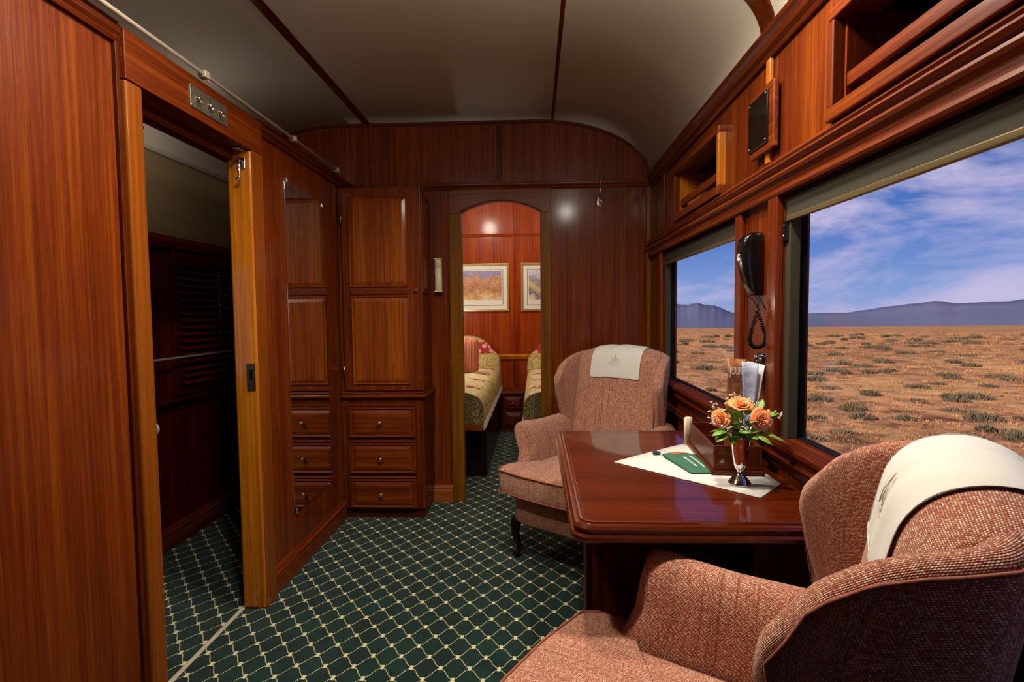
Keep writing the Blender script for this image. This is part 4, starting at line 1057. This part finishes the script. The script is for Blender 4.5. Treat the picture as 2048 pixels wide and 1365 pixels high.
def make_chair(name, label, loc, rot):
    t_ = thing(name, label, 'armchair', loc, rot)
    F = lambda n, bm, mt_='tweed', **k: fin(n, bm, mt_, t_, local=True, **k)
    # wings and outer back in one upholstered shell
    bm = bmesh.new(); NA, NT_ = 48, 14; H_ = .025; cols = []
    def centre(a_, i):
        p = shell(max(-1, min(1, a_)), i / NT_); return p
    def nrm(a_, i):
        e = .02; a0, a1 = max(-1, a_ - e), min(1, a_ + e); ta = (shell(a1, i / NT_) - shell(a0, i / NT_)).normalized()
        i0, i1 = max(0, i - .5), min(NT_, i + .5); tz = (shell(a_, i1 / NT_) - shell(a_, i0 / NT_)).normalized()
        return ta.cross(tz).normalized(), ta, tz
    ends = [(-1, -sin(R(q_)), cos(R(q_))) for q_ in (90, 65, 40, 20)]; mids = [(-1 + 2 * j / NA, 0, 1) for j in range(NA + 1)]; ende = [(1, sin(R(q_)), cos(R(q_))) for q_ in (20, 40, 65, 90)]
    for a_, sh, k_ in ends + mids + ende:
        k_ = max(k_, .08); col = []
        for i in range(NT_ + 1):
            n_, ta, tz = nrm(a_, i); c = centre(a_, i) + ta * sh * H_
            if sh: c = c - tz * (H_ * .5 * abs(sh) * sm((i - NT_ + 3) / 3))
            col.append((c, n_ * H_ * k_, tz))
        ring = [c - n_ for c, n_, _ in col]; c, n_, tz = col[-1]
        ring += [c - n_ * cos(R(q_)) + tz * H_ * k_ * sin(R(q_)) for q_ in (30, 60, 90, 120, 150)]
        ring += [c + n_ for c, n_, _ in col[::-1]]; cols.append(ring)
    grid(bm, cols, swap=True, caps=True)
    F('wing_back', bm, sub=1)
    bm = bmesh.new(); off = .024
    edge = [shell(-1, k / 10) for k in range(3, 10)] + [shell(-1 + 2 * k / 60, 1) for k in range(61)] + [shell(1, k / 10) for k in range(9, 2, -1)]
    path = []
    for i, p in enumerate(edge):
        q0, q1 = edge[max(0, i - 1)], edge[min(len(edge) - 1, i + 1)]; tg_ = (q1 - q0).normalized()
        ctr_ = Vector((0, -.1, p.z)); outw = Vector((p.x - 0, p.y - (-.08), 0)).normalized(); path.append(p + outw * .024 + Vector((0, 0, .008 if p.z > .9 else 0)))
    tube(bm, path, .0028, 6); F('piping', bm, 'ropecord', smooth=True)
    # inner back pad
    bm = bmesh.new(); rows = [[pad(i / 26, -.242 + .484 * j / 20) for j in range(21)] for i in range(27)]; grid(bm, rows)
    F('back_cushion', bm, solid=.02, sub=1)
    # arms
    sec = [(x - .022, z) for x, z in [(.252, .34), (.254, .44), (.256, .52), (.260, .575), (.272, .615), (.295, .643), (.325, .652), (.352, .640), (.368, .615), (.370, .588), (.358, .566), (.338, .552), (.322, .530), (.314, .48), (.310, .40), (.305, .30), (.28, .27)]]
    for s in (-1, 1):
        bm = bmesh.new(); rows = []
        for i in range(17):
            q_ = i / 16; y = -.27 + .485 * q_; row = []
            sc = 1.0 if i < 15 else (.985 if i == 15 else .90)
            for x, z in sec:
                zz_ = z + .018 * sm((q_ - .5) / .5) * sm((z - .5) / .1) + .012 * (1 - q_) * sm((z - .5) / .1)
                xx = x + .018 * q_ * sm((z - .4) / .2)
                cx_, cz_ = .29, .50
                if sc < 1: xx = cx_ + (xx - cx_) * sc; zz_ = cz_ + (zz_ - cz_) * (sc * .5 + .5)
                yy = y + .085 * sm((.565 - z) / .14) * sm((q_ - .55) / .45) - .035 * exp_bump(z) * sm((q_ - .7) / .3)
                if i == 16: yy -= .004
                row.append((s * xx, yy, zz_))
            rows.append(row)
        V = grid(bm, rows, cu=True, caps=True, swap=True); F('arm', bm, sub=2)
    # seat rail
    bm = bmesh.new(); rows = []
    def rail_outline(ins):
        P = []
        for k in range(40):
            a = 2 * pi * k / 40; c_, s_ = cos(a), sin(a); e = .28
            P.append(((.285 - ins) * abs(c_) ** e * (1 if c_ > 0 else -1) * (1 if s_ > -.2 else .97), .020 + (.310 - ins) * abs(s_) ** e * (1 if s_ > 0 else -1) + (.03 * (1 - abs(c_) ** 2) if s_ > 0 else 0)))
        return P
    for ins, z in ((.02, .195), (.004, .2), (0, .21), (0, .30), (.004, .335), (.02, .345)): rows.append([(x, y, z) for x, y in rail_outline(ins)])
    grid(bm, rows, cu=True, caps=True); F('seat_rail', bm)
    # T cushion
    def tout(ins):
        base_ = [(-.215, -.20), (.215, -.20), (.228, .222), (.242, .245), (.312, .250), (.332, .268), (.334, .345), (.312, .380), (.15, .405), (0, .410), (-.15, .405), (-.312, .380), (-.334, .345), (-.332, .268), (-.312, .250), (-.242, .245), (-.228, .222)]
        P = []
        for (x0, y0), (x1, y1) in zip(base_, base_[1:] + base_[:1]):
            n_ = max(1, int(sqrt((x1 - x0) ** 2 + (y1 - y0) ** 2) / .04))
            for k in range(n_): P.append((x0 + (x1 - x0) * k / n_, y0 + (y1 - y0) * k / n_))
        return [(x * (1 - ins), .05 + (y - .05) * (1 - ins)) for x, y in P]
    bm = bmesh.new(); rows = []
    for ins, z in ((.06, .338), (.012, .342), (0, .352), (-.006, .38), (-.008, .405), (-.006, .430), (0, .452), (.012, .461), (.06, .467), (.2, .472), (.45, .477), (.8, .480)): rows.append([(x, y, z) for x, y in tout(ins)])
    grid(bm, rows, cu=True, caps=True, uvf=lambda c: (c.x, c.y + c.z)); F('seat_cushion', bm, sub=1)
    for z in (.455, .350):
        bm = bmesh.new(); tube(bm, [(x, y, z) for x, y in tout(-.006)], .0032, 6, close=True); F('cushion_piping', bm, 'ropecord', smooth=True)
    # legs
    for sx, fy in ((-1, 1), (1, 1)):
        bm = bmesh.new(); P = [(.255, .285, .21), (.268, .305, .17), (.268, .308, .12), (.258, .292, .06), (.258, .295, .025), (.265, .305, .006)]
        tube(bm, [(sx * x, y, z) for x, y, z in P], lambda s: .030 - .016 * sm(s * 1.4) + .010 * sm((s - .75) / .25), 12); F('leg', bm, 'ebony', smooth=True)
    for sx in (-1, 1):
        bm = bmesh.new(); tube(bm, [(sx * .24, -.26, .21), (sx * .245, -.30, .10), (sx * .25, -.34, .0)], lambda s: .022 - .006 * s, 10); F('leg', bm, 'ebony', smooth=True)
    return t_
def exp_bump(z): return math.exp(-((z - .52) / .05) ** 2)

def antimac(label, loc, rot, tw=0.0, w=.15, s0=.36, s1=.98, shift=0.0):
    t_ = thing('chair_back_cloth', label, 'antimacassar', loc, rot)
    bm = bmesh.new(); rows = []
    for i in range(31):
        s = s0 + (s1 - s0) * i / 30
        rows.append([pad(s, shift + tw * (s - .7) + (-w + 2 * w * j / 16) * (1 - .0 * s), .0135 + .0025 * sin(j * 1.1 + i * .4) * (1 - abs(j - 8) / 12)) for j in range(17)])
    grid(bm, rows); fin('cloth', bm, 'linen', t_, solid=.0016, sub=1, local=True)
    # hem
    bm = bmesh.new(); ed = [pad(s0 + .006, shift + tw * (s0 - .7) + x, .0145) for x in [(-w + 2 * w * j / 20) for j in range(21)]]; tube(bm, ed, .0008, 5)
    for sg in (-1, 1): tube(bm, [pad(s0 + (s1 - s0) * k / 24, shift + tw * (s0 + (s1 - s0) * k / 24 - .7) + sg * (w - .002), .0142) for k in range(25)], .0008, 5)
    fin('hem', bm, 'linen', t_, smooth=True, local=True)
    # embroidered crest: pale stitched triangle-topped emblem
    bm = bmesh.new(); cx_, sc_ = shift + tw * (.50 - .7), .026
    def E(px, pz): return pad(.475 + pz * .042, cx_ + px * sc_, .0162)
    strokes = [[(-1, -.9), (-.9, -.2), (-.5, .2), (-.1, .25), (0, .9), (.2, .3), (.6, .1), (.95, -.3), (1, -.9)], [(-1.3, -1.0), (-.5, -1.1), (.3, -1.0), (1.3, -1.1)], [(-.6, -.7), (-.3, -.1), (0, -.6), (.3, -.1), (.6, -.7)], [(-.1, -.2), (0, .2), (.15, -.2)], [(-.2, .6), (0, 1.1), (.2, .6)]]
    for st in strokes:
        pth = []
        for (a0, b0), (a1, b1) in zip(st, st[1:]):
            for k in range(3): pth.append(E(a0 + (a1 - a0) * k / 3, b0 + (b1 - b0) * k / 3))
        pth.append(E(*st[-1])); tube(bm, pth, .0006, 4)
    fin('embroidery', bm, 'olivethread', t_, smooth=True, local=True)
    return t_
N_LOC, N_ROT = (.290, .918, 0), R(60)
F_LOC, F_ROT = (.290, 2.775, 0), R(144)
make_chair('wing_armchair', 'rust tweed wing armchair in the right foreground, seen over its wing', N_LOC, N_ROT)
make_chair('wing_armchair', 'rust tweed wing armchair beyond the table by the small window', F_LOC, F_ROT)
antimac('white embroidered cloth draped over the back of the near armchair', N_LOC, N_ROT)
antimac('white embroidered cloth draped over the back of the far armchair', F_LOC, F_ROT)

# ================================================================== BEDROOM
def bed(x0, x1, label, edge):
    t_ = thing('bed', label, 'bed', ((x0 + x1) / 2, 4.7, 0), group=None)
    y0, y1 = 3.76, 5.82
    fin('platform', B((x0, x1, y0, y1, .405, .452)), 'mx', t_, .004)
    fin('base', B((x0 + .12 if edge < 0 else x0, x1 if edge < 0 else x1 - .12, y0 + .25, y1, 0, .405)), 'ebony', t_, .003)
    def rr(y):
        r = []; n = 26; top = .675; 
        for k in range(n + 1):
            a = k / n
            # section across the bed: rounded box
            ang = pi * a; c_, s_ = cos(ang), sin(ang); e = .34
            x = (x0 + x1) / 2 - (x1 - x0 + .012) / 2 * abs(c_) ** e * (1 if c_ > 0 else -1)
            z = .445 + (top - .445) * abs(s_) ** e
            r.append((x, y, z + .006 * sin(x * 23 + y * 17)))
        return r
    bm = bmesh.new(); rows = [rr(y0 + .015 + (y1 - y0 - .03) * i / 24) for i in range(25)]; grid(bm, rows)
    fin('bedspread', bm, 'spread', t_, smooth=True)
    bm = bmesh.new(); pr2 = [(p[0], p[2]) for p in rr(y0)]
    V0 = [bm.verts.new((x, y0 + .004, z)) for x, z in pr2]; V1 = [bm.verts.new((x, y0 + .016, z)) for x, z in pr2]
    for k in range(len(V0) - 1): bm.faces.new((V0[k], V0[k + 1], V1[k + 1], V1[k]))
    bm.faces.new(V0); fin('foot_valance', bm, 'valance', t_)
    ex = x1 + .010 if edge < 0 else x0 - .010
    bm = bmesh.new(); k = y0
    while k < y1:
        tube(bm, [(ex, k, .452), (ex + random.uniform(-.004, .004), k, .405 + random.uniform(0, .012))], .0045, 4); k += .009
    ob_ = fin('fringe', bm, 'fringe', t_); ob_['kind'] = 'stuff'
    return t_
bed(-1.15, -.372, 'left bed with gold and red patchwork spread seen through the doorway', -1)
bed(-.082, .69, 'right bed with gold patchwork spread, mostly hidden by the doorpost', 1)
def pillow(x0, x1, y, z0, z1, th, mt_, name, label, lean=.25, sq=.5):
    t_ = thing(name, label, 'pillow', ((x0 + x1) / 2, y, z0))
    bm = bmesh.new(); rows = []
    W_, H_ = (x1 - x0) / 2, (z1 - z0) / 2; cx_ = (x0 + x1) / 2; cz_ = (z0 + z1) / 2
    for i in range(13):
        v = -1 + 2 * i / 12; row = []
        for side in (-1, 1):
            rng = range(13) if side < 0 else range(11, 0, -1)
            for j in rng:
                u = -1 + 2 * j / 12
                bul = th * (max(0, 1 - abs(u) ** 2.4) ** .6) * (max(0, 1 - abs(v) ** 2.4) ** .6)
                x = cx_ + W_ * u * (1 - .05 * v * v) ; z = cz_ + H_ * v * (1 - .05 * u * u)
                if sq < .4: z = cz_ + H_ * (v + 1) * (1 - .55 * abs(u) ** 2.6) - H_
                row.append((x, y + side * bul + lean * (z - z0), z))
        rows.append(row)
    grid(bm, rows, cu=True, caps=True); fin('cushion', bm, mt_, t_, smooth=True, sub=1); return t_
pillow(-1.12, -.335, 5.50, .55, 1.02, .12, 'sham', 'bed_pillow', 'large gold and red covered pillow heap at the head of the left bed', .35, .3)
pillow(-.105, .66, 5.50, .55, 1.00, .12, 'sham', 'bed_pillow', 'large gold and red covered pillow heap at the head of the right bed', .35, .3)
pillow(-.90, -.515, 5.02, .672, 1.01, .05, 'stripe', 'striped_cushion', 'red and beige striped cushion standing on the left bed', .08)
ns = thing('bedside_cabinet', 'small mahogany bedside cabinet with two drawers between the beds', 'cabinet', (-.225, 5.7, 0))
fin('body', B((-.335, -.115, 5.53, 5.84, .0, .40)), 'dz', ns, .003)
fin('top', B((-.345, -.105, 5.515, 5.845, .40, .418)), 'mx', ns, .003)
for z0, z1 in ((.245, .365), (.085, .205)):
    dw = fin('drawer', B((-.310, -.140, 5.518, 5.53, z0, z1)), 'mx', ns, .003)
    bm = bmesh.new(); raised(bm, -.305, -.145, z0 + .004, z1 - .004, 5.518, .008, .010, .024); fin('drawer_panel', bm, 'mx', dw)
    bm = bmesh.new(); lathe(bm, [(.001, 0), (.005, 0), (.004, -.008), (.010, -.014), (.008, -.022), (.001, -.024)], (-.225, 5.512, (z0 + z1) / 2), 14, 'y'); fin('knob', bm, 'chrome', dw, smooth=True)
def picture(x0, x1, z0, z1, art, label):
    t_ = thing('framed_picture', label, 'picture', ((x0 + x1) / 2, YF, z0)); y = YF - .001; f_ = .024
    bm = B((x0, x1, y - .022, y, z0, z0 + f_), (x0, x1, y - .022, y, z1 - f_, z1), (x0, x0 + f_, y - .022, y, z0 + f_, z1 - f_), (x1 - f_, x1, y - .022, y, z0 + f_, z1 - f_)); fin('frame', bm, 'gold', t_, .004)
    fin('mount', B((x0 + f_, x1 - f_, y - .010, y, z0 + f_, z1 - f_)), 'mat', t_)
    m1, m2 = .065, .070
    fin('mount_line', B((x0 + m1, x1 - m1, y - .0115, y - .0105, z0 + m1, z1 - m1)), 'line', t_)
    fin('inner_mount', B((x0 + m2, x1 - m2, y - .013, y - .012, z0 + m2, z1 - m2)), 'mat', t_)
    fin('print', B((x0 + m2 + .014, x1 - m2 - .014, y - .015, y - .0135, z0 + m2 + .055, z1 - m2 - .012)), art, t_)
picture(-.905, -.275, 1.250, 1.768, 'art1', 'gold framed watercolour print left on the bedroom wall')
picture(-.147, .45, 1.250, 1.768, 'art2', 'gold framed print right on the bedroom wall, cut by the doorpost')

# ceiling lamps (fixtures carry the lights above)
M['lampglass'], t, b = mat('lit_lamp_glass'); b.inputs['Base Color'].default_value = (.9, .85, .75, 1); b.inputs['Emission Color'].default_value = (1, .8, .55, 1); b.inputs['Emission Strength'].default_value = 6
def ceiling_lamp(x, y, z, label):
    t_ = thing('ceiling_lamp', label, 'lamp', (x, y, z))
    bm = bmesh.new(); lathe(bm, [(.001, z), (.085, z), (.088, z - .008), (.080, z - .018), (.001, z - .018)], (x, y, 0), 28); fin('base_ring', bm, 'brass', t_, smooth=True)
    bm = bmesh.new(); lathe(bm, [(.001, z - .018), (.030, z - .020), (.034, z - .030), (.030, z - .04), (.001, z - .042)], (x, y, 0), 28); fin('bulb_glass', bm, 'lampglass', t_, smooth=True)
ceiling_lamp(.33, 1.30, ceil_z(.33) - .012, 'brass ringed ceiling lamp near the windows, above the near armchair')
ceiling_lamp(-.62, 1.30, 2.452, 'brass ringed ceiling lamp over the lounge aisle')
ceiling_lamp(-.15, 1.93, 2.468, 'added brass ringed ceiling lamp out of view above the open floor by the table')  # unseen fixture, added to go with the extra downlight
ceiling_lamp(-.57, 4.70, 2.452, 'brass ringed ceiling lamp over the left bed')
ceiling_lamp(.38, 4.70, ceil_z(.38) - .012, 'brass ringed ceiling lamp over the right bed')

# ================================================================== OUTDOORS
def gz_(x, y): return -1.75 - .0305 * max(-30, y)
bm = bmesh.new()
xs_ = [1.2, 3, 6, 10, 16, 25, 40, 70, 120, 220, 400, 800, 1500, 2600, 4200]
ys_ = [-30, -5, 0, 5, 10, 16, 25, 40, 70, 120, 220, 400, 800, 1500, 2600, 4600]
grid(bm, [[(x, y, gz_(x, y)) for x in xs_] for y in ys_])
struct(fin('ground', bm, 'veld'), 'dry golden veld outside the train windows', 'ground')
def ridge(d0, ang0, ang1, hs, seed, label):
    """mountain ridge with depth: crest plus foot slope"""
    rnd = random.Random(seed); rows = [[], [], [], [], []]; n = 150
    ph_ = [rnd.uniform(0, 6) for _ in range(5)]
    for k in range(n + 1):
        a = ang0 + (ang1 - ang0) * k / n; q_ = k / n
        h = lerp(hs, q_) * (1 + .016 * sin(k * .31 + ph_[0]) + .008 * sin(k * .9 + ph_[1]))
        for r_, (dd, hh) in enumerate(((-320, -.05), (-150, .40 + .015 * sin(k * .21 + ph_[3])), (-60, .78 + .015 * sin(k * .17 + ph_[4])), (0, 1), (200, -.1))):
            d = d0 + dd; x, y = d * sin(a), d * cos(a); rows[r_].append((x, y, gz_(x, y) + hh * h))
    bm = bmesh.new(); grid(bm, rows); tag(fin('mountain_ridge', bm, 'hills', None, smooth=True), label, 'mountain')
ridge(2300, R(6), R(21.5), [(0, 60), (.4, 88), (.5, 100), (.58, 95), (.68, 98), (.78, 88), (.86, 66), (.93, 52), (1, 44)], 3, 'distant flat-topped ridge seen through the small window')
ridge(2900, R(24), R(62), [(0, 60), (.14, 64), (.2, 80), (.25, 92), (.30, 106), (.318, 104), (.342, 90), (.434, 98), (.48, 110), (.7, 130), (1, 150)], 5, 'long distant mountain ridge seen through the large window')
rnd = random.Random(11)
def tuft(bm, x, y, r, h, n, wd):
    z = gz_(x, y) - .02
    for _ in range(n):
        a = rnd.uniform(0, 2 * pi); q_ = r * sqrt(rnd.random()); bx_, by_ = x + q_ * cos(a), y + q_ * sin(a)
        l_ = h * (1 - .55 * (q_ / r) ** 2) * rnd.uniform(.7, 1.1); tip = Vector((bx_ + l_ * .55 * (q_ / r) * cos(a) + rnd.uniform(-.2, .2) * l_, by_ + l_ * .55 * (q_ / r) * sin(a) + rnd.uniform(-.2, .2) * l_, z + l_))
        b2 = rnd.uniform(0, pi); w_ = Vector((cos(b2), sin(b2), 0)) * wd
        v = [bm.verts.new(Vector((bx_, by_, z)) - w_), bm.verts.new(Vector((bx_, by_, z)) + w_), bm.verts.new(tip + w_ * .35), bm.verts.new(tip - w_ * .35)]
        bm.faces.new(v)
def scatter(num, dmin, k_, rr, hh, nb, wd):
    bm = bmesh.new()
    for _ in range(num):
        d = dmin * (k_ ** rnd.random()); a = R(rnd.uniform(10, 49)); x, y = d * sin(a), d * cos(a)
        if x < 2.5: continue
        g_ = 1 + d / 26; r = rnd.uniform(*rr) * g_; tuft(bm, x, y, r, rnd.uniform(*hh) * (1 + d / 45), nb, wd * g_)
    return bm
tag(fin('grass_tufts', scatter(5200, 4.5, 60, (.06, .16), (.04, .11), 16, .006), 'drygrass', None, normals=False), 'dry golden grass tufts covering the veld', 'grass', kind='stuff')
tag(fin('scrub_bushes', scatter(210, 13, 16, (.10, .30), (.08, .20), 190, .011), 'scrub', None, normals=False), 'low dark olive scrub bushes dotted over the dry veld', 'scrub', kind='stuff')

# phrases shared by repeated things
GROUPS = {'wing_armchair': 'rust tweed wing armchairs at the table', 'chair_back_cloth': 'white embroidered chair back cloths', 'rose': 'orange roses in the silver vase', 'leaf_sprig': 'leafy sprigs in the silver vase',
          'filler_sprig': 'tiny white filler flowers in the silver vase', 'ceiling_lamp': 'brass ringed ceiling lamps', 'bed': 'beds in the bedroom', 'bed_pillow': 'floral pillow heaps on the beds', 'framed_picture': 'framed prints on the bedroom wall',
          'roller_blind': 'olive roller blinds over the windows', 'luggage_shelf': 'recessed luggage shelves above the windows', 'mountain_ridge': 'distant mountain ridges'}
for ob in list(COL.objects):
    if ob.parent is None and ob.name.split('.')[0] in GROUPS and ob.get('category'): ob['group'] = GROUPS[ob.name.split('.')[0]]
